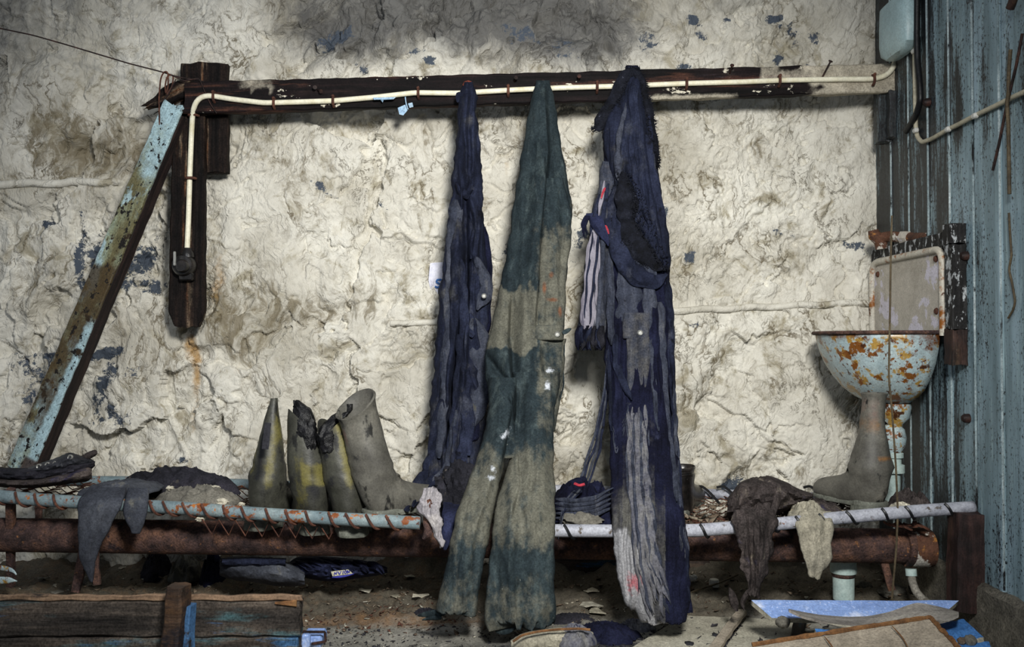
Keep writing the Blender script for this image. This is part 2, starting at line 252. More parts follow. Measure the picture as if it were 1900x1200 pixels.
ao = n.t.nodes.new('ShaderNodeAttribute'); ao.attribute_name = 'Col2'
qo = n.t.nodes.new('ShaderNodeSeparateColor'); n.t.links.new(ao.outputs['Color'], qo.inputs[0])
base = n.mix(n.math('MULTIPLY', n.step(n.math('ADD', qo.outputs[0], n.math('MULTIPLY', n.math('SUBTRACT', nz, .5), 1.2)), .3, .9), .8), base, lin('a07a3e'))
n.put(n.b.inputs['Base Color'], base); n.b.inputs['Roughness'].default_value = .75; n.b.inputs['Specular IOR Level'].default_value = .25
b1 = n.bump(n.step(ln1, 0, .10), .5, .007)
b2 = n.bump(n.step(ln2, 0, .14), .22, .003, b1)
b3 = n.bump(n.noise(V, 120, 5, .7), .4, .002, b2)
n.t.links.new(b3, n.b.inputs['Normal']); M['rock'] = n.m

# floor
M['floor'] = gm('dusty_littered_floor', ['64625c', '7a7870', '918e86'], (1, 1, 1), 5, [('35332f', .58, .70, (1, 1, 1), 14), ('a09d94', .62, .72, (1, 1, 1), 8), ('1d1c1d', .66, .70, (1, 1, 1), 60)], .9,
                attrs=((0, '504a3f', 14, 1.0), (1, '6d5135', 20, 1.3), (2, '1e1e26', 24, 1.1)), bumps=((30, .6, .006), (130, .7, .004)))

# ------------------------------------------------------------------ mesh helpers
MAT = {}                       # world matrix of each thing
def mesh_obj(name, geo, mat, parent=None, smooth=True, attrs=None, angle=40, local=False):
    V, Qd, T = geo
    V = np.asarray(V, float).reshape(-1, 3)
    if parent is not None and not local:
        mi = np.array(MAT[parent.name].inverted()); V = V @ mi[:3, :3].T + mi[:3, 3]
    me = bpy.data.meshes.new(name)
    Qd = np.asarray(Qd, int).reshape(-1, 4); T = np.asarray(T, int).reshape(-1, 3)
    me.vertices.add(len(V)); me.vertices.foreach_set('co', V.astype(np.float32).ravel())
    nl = Qd.size + T.size; me.loops.add(nl); me.loops.foreach_set('vertex_index', np.concatenate([Qd.ravel(), T.ravel()]).astype(np.int32))
    me.polygons.add(len(Qd) + len(T))
    st = np.concatenate([np.arange(len(Qd)) * 4, Qd.size + np.arange(len(T)) * 3]).astype(np.int32)
    me.polygons.foreach_set('loop_start', st)
    me.update(calc_edges=True); me.validate()
    for k, a in (attrs or {}).items():
        at = me.color_attributes.new(k, 'FLOAT_COLOR', 'POINT')
        a4 = np.ones((len(V), 4), np.float32); a4[:, :a.shape[1]] = a; at.data.foreach_set('color', a4.ravel())
    if smooth:
        me.shade_smooth()
        if angle: me.set_sharp_from_angle(angle=math.radians(angle))
    me.materials.append(M[mat] if isinstance(mat, str) else mat)
    o = bpy.data.objects.new(name, me); COL.objects.link(o)
    if parent is not None:
        o.parent = parent; MAT[o.name] = MAT[parent.name]
    else: MAT[o.name] = Matrix()
    return o
def thing(name, label, cat, loc, mat=None, group=None):
    o = bpy.data.objects.new(name, None); COL.objects.link(o); o.empty_display_size = .05
    m = mat if mat is not None else Matrix.Translation(Vector([float(v) for v in loc])); o.matrix_world = m; MAT[o.name] = m
    o['label'] = label; o['category'] = cat
    if group: o['group'] = group
    return o
def solo(name, label, cat, geo, mat, group=None, loc=None, **kw):
    """a thing that is one mesh; origin moved to loc"""
    V = np.asarray(geo[0], float).reshape(-1, 3)
    if loc is None: loc = np.array([V[:, 0].mean(), V[:, 1].mean(), V[:, 2].min()])
    o = mesh_obj(name, (V - loc, geo[1], geo[2]), mat, **kw); o.location = [float(v) for v in loc]
    MAT[o.name] = Matrix.Translation(o.location)
    o['label'] = label; o['category'] = cat
    if group: o['group'] = group
    return o
def tag(o, **k):
    for a, b in k.items(): o[a] = b
    return o
def join(*gs):
    Vs, Qs, Ts, n0 = [], [], [], 0
    for V, Qd, T in gs:
        V = np.asarray(V, float).reshape(-1, 3); Vs.append(V)
        Qs.append(np.asarray(Qd, int).reshape(-1, 4) + n0); Ts.append(np.asarray(T, int).reshape(-1, 3) + n0); n0 += len(V)
    return np.concatenate(Vs), np.concatenate(Qs), np.concatenate(Ts)
def loft(R, caps=(True, True), closed=True):
    R = np.asarray(R, float); n_, m_ = R.shape[:2]; V = R.reshape(-1, 3)
    i = np.arange(n_ - 1)[:, None]; j = np.arange(m_ if closed else m_ - 1)[None, :]; j2 = (j + 1) % m_
    Qd = np.stack([i * m_ + j, i * m_ + j2, (i + 1) * m_ + j2, (i + 1) * m_ + j], -1).reshape(-1, 4)
    T = []; ex = []
    if closed:
        for k, row in ((0, 0), (1, n_ - 1)):
            if caps[k]:
                ci = len(V) + len(ex); ex.append(R[row].mean(0))
                a = row * m_ + np.arange(m_); b = row * m_ + (np.arange(m_) + 1) % m_
                T.append(np.stack([np.full(m_, ci), b, a] if k == 0 else [np.full(m_, ci), a, b], -1))
    if ex: V = np.concatenate([V, np.array(ex)])
    return V, Qd, np.concatenate(T) if T else np.zeros((0, 3), int)
def frames(pts):
    pts = np.asarray(pts, float); t = np.gradient(pts, axis=0); t /= np.linalg.norm(t, axis=1)[:, None] + 1e-12
    u = np.cross(t[0], [0, 1, 0]);
    if np.linalg.norm(u) < 1e-3: u = np.cross(t[0], [1, 0, 0])
    U = []
    for k in range(len(pts)):
        u = u - t[k] * np.dot(u, t[k]); u = u / np.linalg.norm(u); U.append(u)
    U = np.array(U); return t, U, np.cross(t, U)
def resample(pts, n_, smooth=0):
    pts = np.asarray(pts, float); d = np.r_[0, np.cumsum(np.linalg.norm(np.diff(pts, axis=0), axis=1))]
    s = np.linspace(0, d[-1], n_); out = np.stack([np.interp(s, d, pts[:, k]) for k in range(pts.shape[1])], -1)
    for _ in range(smooth):
        o2 = out.copy(); o2[1:-1] = (out[:-2] + 2 * out[1:-1] + out[2:]) / 4; out = o2
    return out
def tube(pts, r, m_=8, n_=None, smooth=2, flat=1.0):
    if n_: pts = resample(pts, n_, smooth)
    pts = np.asarray(pts, float); t, U, W = frames(pts); r = np.broadcast_to(np.asarray(r, float), (len(pts),)) if np.ndim(r) < 2 else r
    a = np.linspace(0, 2 * np.pi, m_, endpoint=False)
    R = pts[:, None] + r[:, None, None] * (np.cos(a)[None, :, None] * U[:, None] + flat * np.sin(a)[None, :, None] * W[:, None])
    return loft(R)
def xf(geo, mat):
    m_ = np.array(mat); V = np.asarray(geo[0]) @ m_[:3, :3].T + m_[:3, 3]; return V, geo[1], geo[2]
def basis(A, B, facing=(0, -1, 0)):
    """matrix: origin mid AB, x along AB, -y towards facing"""
    A = Vector([float(v) for v in A]); B = Vector([float(v) for v in B]); x = (B - A).normalized(); y = -Vector(facing); y = (y - x * y.dot(x)).normalized(); z = x.cross(y)
    m_ = Matrix((x, y, z)).transposed().to_4x4(); m_.translation = (A + B) / 2; return m_, (B - A).length
def plank(L, W, T, n_=40, jit=.002, seed=0, ch=.004, wprof=None, chip=0.0):
    """local box: length x, thickness y, width z; worn edges"""
    x = np.linspace(-L / 2, L / 2, n_)
    k = 3; e = np.linspace(-1, 1, 7)
    sec = []                                                    # rounded rectangle with several points per side
    hw, ht = W / 2, T / 2
    for z in np.linspace(-hw + ch, hw - ch, 6): sec.append((-ht, z))
    for y in np.linspace(-ht + ch, ht - ch, 3): sec.append((y, hw))
    for z in np.linspace(hw - ch, -hw + ch, 6): sec.append((ht, z))
    for y in np.linspace(ht - ch, -ht + ch, 3): sec.append((y, -hw))
    sec = np.array(sec)
    R = np.zeros((n_, len(sec), 3)); R[:, :, 0] = x[:, None]; R[:, :, 1] = sec[:, 0]; R[:, :, 2] = sec[:, 1]
    top = (np.abs(sec[:, 1]) > hw - ch * 1.5)
    nz_ = perlin(x[:, None] * 25 + seed * 3.1, sec[None, :, 1] * 30 + sec[None, :, 0] * 40, seed)
    R[:, :, 1] += nz_ * jit; nz2 = perlin(x[:, None] * 18, sec[None, :, 0] * 30 + np.sign(sec[None, :, 1]) * 5, seed + 5)
    R[:, :, 2] += np.where(top, nz2 * jit * 1.6, nz2 * jit * .5)
    if wprof is not None: R[:, :, 2] *= np.array([wprof(t) for t in np.linspace(0, 1, n_)])[:, None]
    if chip:
        ez = perlin(sec[:, 1] * 60, sec[:, 0] * 60, seed + 9) * chip
        R[0, :, 0] += ez; R[-1, :, 0] += ez[::-1]
        R[1, :, 0] = np.maximum(R[1, :, 0], R[0, :, 0] + 1e-4); R[-2, :, 0] = np.minimum(R[-2, :, 0], R[-1, :, 0] - 1e-4)
    return loft(R)
def box(c, s, ch=.003):
    """bevelled box centre c size s, in world axes"""
    g = plank(s[0], s[2], s[1], 4, 0, 0, min(ch, min(s) * .3)); V = np.array(g[0]); n_ = 4
    # pull in the end rings for a bevel
    xs = V[:, 0]; e = min(ch, min(s) * .3)
    m_ = np.abs(xs) > s[0] / 2 - 1e-6
    V[m_, 1] *= (1 - 2 * e / s[1]); V[m_, 2] *= (1 - 2 * e / s[2])
    inner = (~m_); V[inner, 0] = np.sign(xs[inner]) * (s[0] / 2 - e)
    return V + np.asarray(c, float), g[1], g[2]
def lathe(c, prof, m_=24, axis='z'):
    a = np.linspace(0, 2 * np.pi, m_, endpoint=False); R = []
    for r, h in prof:
        if axis == 'z': R.append(np.stack([r * np.cos(a), r * np.sin(a), np.full(m_, h)], -1))
        elif axis == 'y': R.append(np.stack([r * np.cos(a), np.full(m_, h), r * np.sin(a)], -1))
        else: R.append(np.stack([np.full(m_, h), r * np.cos(a), r * np.sin(a)], -1))
    return loft(np.array(R) + np.asarray(c, float))
def blob(c, s, seed=0, amp=.25, m_=16, n_=10, fr=2.0):
    a = np.linspace(0, 2 * np.pi, m_, endpoint=False); R = []
    for k in range(n_):
        th = np.pi * (k + .5) / n_
        d = np.stack([np.sin(th) * np.cos(a), np.sin(th) * np.sin(a), np.full(m_, np.cos(th))], -1)
        q = 1 + amp * (perlin(d[:, 0] * fr + d[:, 2] * 1.7, d[:, 1] * fr - d[:, 2] * 1.3, seed) + .5 * perlin(d[:, 0] * fr * 2.2 + d[:, 2] * 4, d[:, 1] * fr * 2.2 + d[:, 2] * 3, seed + 1))
        R.append(d * q[:, None] * np.asarray(s))
    return loft(np.array(R)[::-1] + np.asarray(c, float))
def heap(c, rx, ry, h, seed=0, amp=.35, n_=26, m_=72, fr=6, edge=.2, prof=None):
    """crumpled dome of cloth lying on something"""
    a = np.linspace(0, 2 * np.pi, m_, endpoint=False); R = []
    rad = 1 + edge * fbm(np.cos(a) * 1.7, np.sin(a) * 1.7, 3, seed)
    for k in range(n_):
        t = 1 - k / (n_ - 1) * .98; x = np.cos(a) * rad * t; y = np.sin(a) * rad * t
        z = (1 - t ** 2.2) ** .7
        f = ridge(x * fr * .28 + .3 * fbm(x * 3, y * 3, 2, seed + 3), y * fr * .28, 2, seed + 7, .42)
        zz = z * (.75 + amp * f) + .06 * (1 - t)
        R.append(np.stack([c[0] + x * rx, c[1] + y * ry, c[2] + h * np.maximum(zz, 0) * (1 if prof is None else prof(x))], -1))
    bot = R[0].copy(); bot[:, 2] = c[2] - .004
    return loft(np.array([bot] + R))

# cloth described by silhouette rows (py, xl, xr, Y, thickness) in photograph pixels with real depth
class Cloth:
    def __init__(s, rows):
        r = np.array(rows, float); s.py = r[:, 0]; s.r = r
        d = np.linspace(r[0, 0], r[-1, 0], int((r[-1, 0] - r[0, 0]) / 2) + 2); s.d = d
        s.c = []
        for k in range(1, 5):
            v = np.interp(d, r[:, 0], r[:, k]); kk = 7
            vp = np.pad(v, kk, mode='edge'); v = np.convolve(vp, np.ones(2 * kk + 1) / (2 * kk + 1), 'valid'); s.c.append(v)
    def at(s, py): return [np.interp(py, s.d, v) for v in s.c]
    def front(s, px, py):
        xl, xr, Y, th = s.at(py); u = np.clip((px - (xl + xr) / 2) / ((xr - xl) / 2 + 1e-6), -.98, .98)
        return Y - th * (1 - u * u) ** .4
    def build(s, name, mat, parent=None, creases=(), folds=((16, 150, .010), (7, 60, .004)), seed=0, nu=88, rag=(0, 0), attr=None, edge=2.0, step=3.0, lab=None):
        p0, p1 = s.py[0], s.py[-1]; nv = int((p1 - p0) / step) + 2
        py = np.linspace(p0, p1, nv); xl, xr, Y, th = s.at(py)
        nb = nu // 3
        a = np.concatenate([np.linspace(np.pi, 0, nu), np.linspace(0, -np.pi, nb + 2)[1:-1]])
        u = np.where(np.arange(len(a)) < nu, np.linspace(-1, 1, nu)[np.minimum(np.arange(len(a)), nu - 1)], np.cos(a)); sn = np.sin(a)
        sfr = np.where(sn >= 0, np.maximum(1 - u * u, 0) ** .4, -np.abs(sn))
        PX = (xl + xr)[:, None] / 2 + (xr - xl)[:, None] / 2 * u[None]
        PY = np.repeat(py[:, None], len(a), 1)
        ed = np.abs(u)[None] ** 6 * np.sign(u)[None]
        PX = PX + ed * edge * (1.3 * perlin(PY / 30, u[None] * .5 + 3, seed + 40) + .35 * perlin(PY / 8, u[None] * .5, seed + 41))
        t = (PY - p0) / (p1 - p0)
        if rag[1]: PY = PY + rag[1] * sstep(.8, 1, t) * (fbm(PX / 14, PY * 0 + 2, 3, seed + 50))
        if rag[0]: PY = PY + rag[0] * sstep(.2, 0, t) * (fbm(PX / 14, PY * 0 + 9, 3, seed + 51))
        D = np.zeros_like(PX); wx = PX + 8 * fbm(PX / 60, PY / 120, 2, seed + 60)
        for k, (fx, fy, am_) in enumerate(folds): D = D + am_ * ridge(wx / fx, PY / fy, 1, seed + 10 * k)
        for cr in creases:
            D = D + crease(PX, PY, *cr)
        m_ = np.where(sn >= 0, np.clip(sfr, 0, 1) ** .6, 0)[None]
        YY = Y[:, None] - th[:, None] * sfr[None] - D * m_
        V = P(PX, PY, YY)
        at = None
        g = loft(V)
        if attr is not None:
            A = attr(PX, PY); A = np.stack(np.broadcast_arrays(*A), -1).reshape(-1, 3); ex = len(g[0]) - len(A)
            A = np.concatenate([A, np.repeat(A[-1:], ex, 0)]) if ex else A; at = {'Col': A}
        o = mesh_obj(name, g, mat, parent, attrs=at, angle=0)
        if lab: o['label'] = lab
        return o
def crease(PX, PY, pts, amp, wl, wr):
    """fold along a polyline; amp>0 bulges to the camera; wl/wr falloff widths left/right in px"""
    pts = np.asarray(pts, float); cx = np.interp(PY, pts[:, 1], pts[:, 0]); s = PX - cx
    L = pts[-1, 1] - pts[0, 1]; e = sstep(pts[0, 1] - .12 * L, pts[0, 1] + .12 * L, PY) * (1 - sstep(pts[-1, 1] - .12 * L, pts[-1, 1] + .12 * L, PY))
    return 1.35 * amp * e * np.where(s < 0, np.exp(-(s / wl) ** 2), np.exp(-(s / wr) ** 2))
def ribbon(path, Yf, th=.004, off=.006, seed=0, m_=10, wob=3, crumple=.3, stp=4):
    """strip of cloth along (px,py,width) points; Yf(px,py) or list of depths"""
    pts = np.asarray(path, float); L = np.sum(np.linalg.norm(np.diff(pts[:, :2], axis=0), axis=1)); n_ = max(6, int(L / stp))
    if callable(Yf): c = resample(pts, n_, 3); Y = Yf(c[:, 0], c[:, 1]) - off
    else:
        c = resample(np.c_[pts, np.asarray(Yf, float)], n_, 3); Y = c[:, 3] - off
    k = np.arange(n_); c[:, 0] += wob * perlin(k / 9., k * 0 + seed, seed); wdt = c[:, 2] * (1 + .25 * perlin(k / 6., k * 0 + 3, seed + 1))
    wdt = wdt * np.clip(np.minimum(k + 1, n_ - k) / min(5., n_ / 3.), .15, 1) ** .6
    t = np.gradient(c[:, :2], axis=0); t /= np.linalg.norm(t, axis=1)[:, None] + 1e-9; nx, ny = -t[:, 1], t[:, 0]
    a = np.linspace(0, 2 * np.pi, m_, endpoint=False)
    cu = np.cos(a)[None] * wdt[:, None] / 2; PX = c[:, 0][:, None] + nx[:, None] * cu; PY = c[:, 1][:, None] + ny[:, None] * cu
    fold = crumple * th * 2 * perlin(k[:, None] / 8., np.cos(a)[None] * 1.6 + seed, seed + 2)
    YY = Y[:, None] - th * np.sin(a)[None] - fold
    return loft(P(PX, PY, YY))
def chips(n_, area, zf, size, seed, flat=.25):
    """small irregular flakes, one joined mesh"""
    r = np.random.RandomState(seed); gs = []
    for k in range(n_):
        x, y = area(r); s = size * (.4 + 1.3 * r.rand() ** 2); m_ = 5; a = np.sort(r.rand(m_) * 2 * np.pi); rr = s * (.5 + .7 * r.rand(m_))
        tilt = r.randn(2) * .35; px_ = rr * np.cos(a); py_ = rr * np.sin(a); h = px_ * tilt[0] + py_ * tilt[1]
        b = np.stack([x + px_, y + py_, zf(x, y) + h + s * flat * .5], -1); tp = b + [0, 0, s * flat]
        gs.append(loft(np.stack([b, tp])))
    return join(*gs)

# ------------------------------------------------------------------ setting: rock wall
YW = 3.04; XR = 1.2247
nx_, nz_ = 860, 540
xs = np.linspace(-2.05, 1.34, nx_); zs = np.linspace(-.06, 2.05, nz_)
X, Z = np.meshgrid(xs, zs)
def wall_px(X, Z):   # photograph position of wall points (plane at YW)
    dz = Z - CZ; yc = YW * CP + dz * SP; return 950 + F * X / yc, 600 - F * (dz * CP - YW * SP) / yc
WX, WZ = wall_px(X, Z)
def spot(cx, cy, rx, ry, rot=0.0):
    c_, s_ = math.cos(rot), math.sin(rot); dx = WX - cx; dy = WZ - cy
    return np.exp(-(((dx * c_ + dy * s_) / rx) ** 2 + ((-dx * s_ + dy * c_) / ry) ** 2))
wx_ = X + .07 * fbm(X * 2.5, Z * 2.5, 3, 1); wz_ = Z + .07 * fbm(X * 2.5, Z * 2.5, 3, 2)
ca, sa = math.cos(.65), math.sin(.65); ax = wx_ * ca - wz_ * sa; az = wx_ * sa + wz_ * ca       # strata run down to the right
rough = .55 + .5 * spot(150, 260, 260, 140) + .55 * spot(850, 50, 300, 110) + .35 * spot(560, 560, 160, 90) + .3 * spot(150, 600, 260, 200) - .25 * spot(1450, 300, 260, 300)
h = .045 * fbm(wx_ * 1.1, wz_ * 1.1, 2, 4)
h += rough * (.9 * facets(ax * 4.0 + fbm(X * 12, Z * 12, 2, 17) * .2, az * 2.4, .105, 11) + 1.15 * facets(ax * 10 + fbm(X * 20, Z * 20, 2, 7) * .3, az * 7, .042, 23))
crum = .25 + 1.5 * sstep(-.25, .55, fbm(ax * 2.2, az * 1.5, 3, 55)); rough = rough * (.55 + .5 * crum)
h += rough * .022 * ridge(ax * 6, az * 3.5, 3, 8, .5)
h += crum * (.45 + rough) * .0048 * ridge(ax * 20 + .8 * fbm(X * 14, Z * 14, 2, 9), az * 10, 3, 14, .6)
h += (.25 + crum) * (.4 + rough) * .0019 * ridge(ax * 52 + fbm(X * 30, Z * 30, 2, 6), az * 34, 2, 31, .6)
h += .0012 * fbm(X * 90, Z * 90, 2, 19)
# hand-set features: ledges and hollows
h += -.10 * spot(860, -20, 190, 70) - .03 * spot(620, 60, 90, 40, .5) + .03 * spot(1000, 90, 120, 30, .5)
h += .045 * (sstep(-10, 14, WZ - (300 + 12 * fbm(WX / 60, WZ * 0, 3, 3))) * spot(130, 345, 170, 50)) - .045 * spot(150, 280, 130, 28, .15)
h += -.05 * spot(1120, 70, 20, 90, -.35) * (WZ < 200)
h += -.02 * spot(355, 650, 40, 12) + .02 * spot(380, 632, 45, 16, -.3)
h += -.03 * spot(590, 590, 80, 16, -.25)
mask_ret = 1 - sstep(1560, 1640, WX)
h = h * (.35 + .65 * mask_ret)
h = np.where(h > .0, .032 * np.tanh(h / .032), h)
YY = YW - h + .02
WALL_Y = YY
def wall_y(x, z):
    i = np.clip(np.round((np.asarray(x) - xs[0]) / (xs[1] - xs[0])).astype(int), 0, nx_ - 1); j = np.clip(np.round((np.asarray(z) - zs[0]) / (zs[1] - zs[0])).astype(int), 0, nz_ - 1)
    return WALL_Y[j, i]
nb = fbm(X * 7, Z * 7, 5, 41, .6)
brown = .75 * spot(140, 270, 170, 70, .1) + .5 * spot(500, 580, 120, 60, -.2) + .45 * spot(620, 570, 90, 40) + .35 * spot(860, 240, 90, 50) + .35 * spot(420, 640, 60, 50) + .3 * spot(560, 330, 200, 60, .5) + .3 * spot(1350, 240, 120, 25, .6) + .22 * sstep(.1, .9, ridge(ax * 3, az * 2, 3, 77) + nb * .6)
brown += .4 * spot(60, 520, 110, 30, -.3) + .35 * spot(300, 665, 60, 22)+ .3*spot(700, 880, 700, 40)
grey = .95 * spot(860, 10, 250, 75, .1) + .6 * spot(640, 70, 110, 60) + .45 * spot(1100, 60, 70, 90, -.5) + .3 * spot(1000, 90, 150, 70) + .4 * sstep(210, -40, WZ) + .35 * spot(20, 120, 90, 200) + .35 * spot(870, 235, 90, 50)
fl = 0 * X
for (cx, cy, rx, ry, ro, s_) in [(195, 470, 36, 24, -.4, .9), (150, 480, 10, 60, 0, .9), (175, 490, 12, 50, .1, .8), (255, 480, 22, 36, .5, .9), (235, 520, 18, 30, .4, .7), (272, 530, 22, 14, .3, .8), (195, 655, 40, 10, -.2, 1), (100, 662, 110, 9, .02, .7), (185, 720, 16, 60, .35, .8), (200, 765, 40, 22, .5, .7), (60, 690, 70, 35, .3, .55), (40, 740, 22, 16, .3, .7), (178, 778, 14, 12, 0, .8), (85, 415, 14, 9, .2, .9), (250, 690, 14, 16, .4, .6), (230, 800, 26, 12, .5, .6),
    (620, 65, 34, 16, -.5, .9), (770, 95, 18, 9, 0, .8), (795, 112, 14, 8, 0, .8), (670, 120, 12, 8, .5, .8), (965, 60, 34, 16, .3, .75), (1040, 80, 30, 30, .3, .5), (1045, 105, 12, 6, .3, .7),
    (1285, 38, 14, 10, .5, .9), (1300, 65, 16, 6, .3, .9), (1440, 32, 14, 10, 0, .95), (1450, 45, 8, 8, 0, .8), (1478, 55, 12, 22, -.3, .7), (1447, 105, 11, 9, -.7, .95), (1515, 68, 8, 14, -.4, .7), (1270, 126, 16, 6, 0, .8), (1505, 120, 8, 8, 0, .7), (1350, 35, 8, 5, 0, .7), (1205, 75, 20, 18, 0, .6), (1650, 95, 8, 16, 0, .7),
    (1357, 905, 26, 16, -.3, 1), (1280, 478, 10, 12, .7, .8), (1225, 395, 16, 16, 0, .8), (945, 470, 12, 30, 0, .7), (1080, 440, 16, 40, .2, .6), (1590, 455, 22, 10, .3, .8), (335, 855, 10, 6, 0, .7), (600, 350, 30, 8, .5, .6), (705, 378, 14, 6, .3, .6), (1290, 600, 12, 9, .3, .6), (1450, 432, 24, 6, .3, .5)]:
    fl = np.maximum(fl, s_ * .95 * spot(cx, cy, rx * 1.25, ry * 1.25, ro))
org = .8 * spot(348, 640, 16, 30) + .7 * spot(360, 690, 9, 60) + .4 * spot(350, 780, 12, 90) + .55 * spot(405, 520, 22, 70, .2) + .5 * spot(940, 305, 10, 30) + .35 * spot(440, 670, 12, 60) + .5 * spot(292, 880, 10, 30) + .35 * spot(470, 360, 40, 30) + .4 * spot(1590, 740, 12, 90) + .35 * spot(520, 820, 30, 50) + .25 * spot(1050, 800, 40, 70)
i = np.arange(nz_ - 1)[:, None]; j = np.arange(nx_ - 1)[None, :]
Qd = np.stack([i * nx_ + j, i * nx_ + j + 1, (i + 1) * nx_ + j + 1, (i + 1) * nx_ + j], -1).reshape(-1, 4)
V = np.stack([X, YY, Z], -1).reshape(-1, 3)
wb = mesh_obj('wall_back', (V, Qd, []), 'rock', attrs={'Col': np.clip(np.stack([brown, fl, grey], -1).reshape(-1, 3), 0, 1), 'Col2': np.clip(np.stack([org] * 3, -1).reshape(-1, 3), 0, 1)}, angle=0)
tag(wb, kind='structure')

# floor
nfx, nfy = 400, 330
fxs = np.linspace(-2.0, 1.3, nfx); fys = np.linspace(.2, 3.12, nfy); FX, FY = np.meshgrid(fxs, fys)
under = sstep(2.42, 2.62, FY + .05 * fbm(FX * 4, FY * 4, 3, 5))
FZ = -.004 + .010 * fbm(FX * 5, FY * 5, 4, 61) + under * (.012 + .02 * fbm(FX * 9, FY * 9, 4, 63, .6)) + .05 * sstep(2.85, 3.1, FY) * (.6 + .6 * fbm(FX * 3, FY * 3, 2, 66))
FZ += .0025 * ridge(FX * 40, FY * 40, 2, 64) * (.35 + under)
def floor_z(x, y):
    i = np.clip(np.round((np.asarray(x) - fxs[0]) / (fxs[1] - fxs[0])).astype(int), 0, nfx - 1); j = np.clip(np.round((np.asarray(y) - fys[0]) / (fys[1] - fys[0])).astype(int), 0, nfy - 1)
    return FZ[j, i]
i = np.arange(nfy - 1)[:, None]; j = np.arange(nfx - 1)[None, :]
Qd = np.stack([i * nfx + j, i * nfx + j + 1, (i + 1) * nfx + j + 1, (i + 1) * nfx + j], -1).reshape(-1, 4)
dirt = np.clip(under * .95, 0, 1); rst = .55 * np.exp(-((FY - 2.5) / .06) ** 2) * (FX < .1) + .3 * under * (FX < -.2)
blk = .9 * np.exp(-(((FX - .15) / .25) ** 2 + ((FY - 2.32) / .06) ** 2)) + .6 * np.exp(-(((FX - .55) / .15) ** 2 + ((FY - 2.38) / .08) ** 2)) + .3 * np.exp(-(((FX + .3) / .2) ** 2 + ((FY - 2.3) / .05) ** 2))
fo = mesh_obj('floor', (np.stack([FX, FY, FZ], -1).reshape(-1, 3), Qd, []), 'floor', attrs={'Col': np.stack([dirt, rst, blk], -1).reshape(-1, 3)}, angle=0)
tag(fo, kind='structure')

# right wall: backing slab, boards, plinth
wr = mesh_obj('wall_right', box((XR + .05, 1.6, 1.0), (.05, 3.1, 2.3)), 'raw_wood'); tag(wr, kind='structure')
bw = .1305; y = 3.055; k = 0
while y > .2:
    L = 2.0; g = plank(L, bw - .004, .022, 60, .0012, 20 + k, .006)
    m_ = Matrix(((0, 1, 0, XR + .011 + .002 * math.sin(k * 2.3)), (0, 0, 1, y - bw / 2), (1, 0, 0, .143 + L / 2 + .004 * math.sin(k * 1.7)), (0, 0, 0, 1)))
    # local y (thickness) -> world x
    V = np.asarray(g[0]); W_ = np.stack([XR + .011 + .002 * math.sin(k * 2.3) + V[:, 1], y - bw / 2 + V[:, 2], .143 + L / 2 + V[:, 0]], -1)
    W_[:, 2] += np.where(W_[:, 2] < .2, .008 * perlin(W_[:, 1] * 40, W_[:, 2] * 0, k), 0)
    mesh_obj('board', (W_, g[1], g[2]), 'boards', wr, angle=30)
    bead = tube([(XR, y - bw + .0045, .15), (XR, y - bw + .0045, 2.1)], .003, 6, 40, 0)
    mesh_obj('bead', bead, 'bead', wr)
    y -= bw; k += 1
g = plank(2.95, .20, .07, 160, .0025, 4, .012); V = np.asarray(g[0])
pl = mesh_obj('trim_1', (np.stack([XR + .012 + V[:, 1], 1.58 + V[:, 0], .045 + V[:, 2]], -1), g[1], g[2]), 'concrete'); tag(pl, kind='structure')

# ------------------------------------------------------------------ woodwork on the rock wall
A, B = P(345, 184, 2.905), P(1659, 146, 2.915)
m_, L = basis(A, B)
rail = thing('coat_rail', 'long dark wooden rail with peeling paint fixed horizontally across the rock wall', 'rail', (0, 0, 0), m_)
g = plank(L, .098, .034, 150, .0022, 3, .004, lambda t: 1.05 - .1 * t, .01); xl = np.asarray(g[0])
t_ = (xl[:, 0] + L / 2) / L
nzr = fbm(xl[:, 0] * 9, xl[:, 2] * 30, 3, 5)
pa = np.clip(.95 * sstep(.86, .9, t_ + .03 * nzr) + .55 * sstep(.72, .82, t_) * (xl[:, 2] > .0) * (perlin(xl[:, 0] * 8, xl[:, 2] * 8, 3) > 0) + .75 * sstep(.64, .66, t_) * sstep(.79, .76, t_) * (xl[:, 2] < -.030) + .6 * sstep(.07, .08, t_) * sstep(.14, .12, t_) * (xl[:, 2] > .01) * .8, 0, 1)
mesh_obj('rail_plank', g, 'rail_wood', rail, local=True, attrs={'Col': np.stack([pa, .5 * pa, 0 * pa], -1)}, angle=30)
def nail_geo(px, py, Y, dx, dy, out, r=.0028):
    a = P(px, py, Y); b = a + np.array([dx, -out, dy]); d = (b - a); 
    return join(tube([a - d * .6, a + d * .5, b], r, 8), tube([b - d * .03, b + d * .08], r * 2.4, 8))
YR = 2.887
for (px, py, dx, dy, out) in [(1530, 135, .012, .030, .02), (1355, 132, .001, .012, .02), (955, 150, .004, .004, .02), (1074, 147, 0, .004, .018), (582, 163, .008, -.004, .02), (590, 167, .012, -.008, .014), (1648, 112, -.004, .004, .015)]:
    mesh_obj('nail', nail_geo(px, py, YR, dx, dy, out), 'iron', rail)
mesh_obj('peg', nail_geo(869, 166, YR, 0, .008, .022, .007), 'orange', rail)['label'] = 'orange-red peg'
for px, py in ((1007, 165), (1174, 140)): mesh_obj('peg', nail_geo(px, py, YR, 0, .008, .022, .007), 'iron', rail)

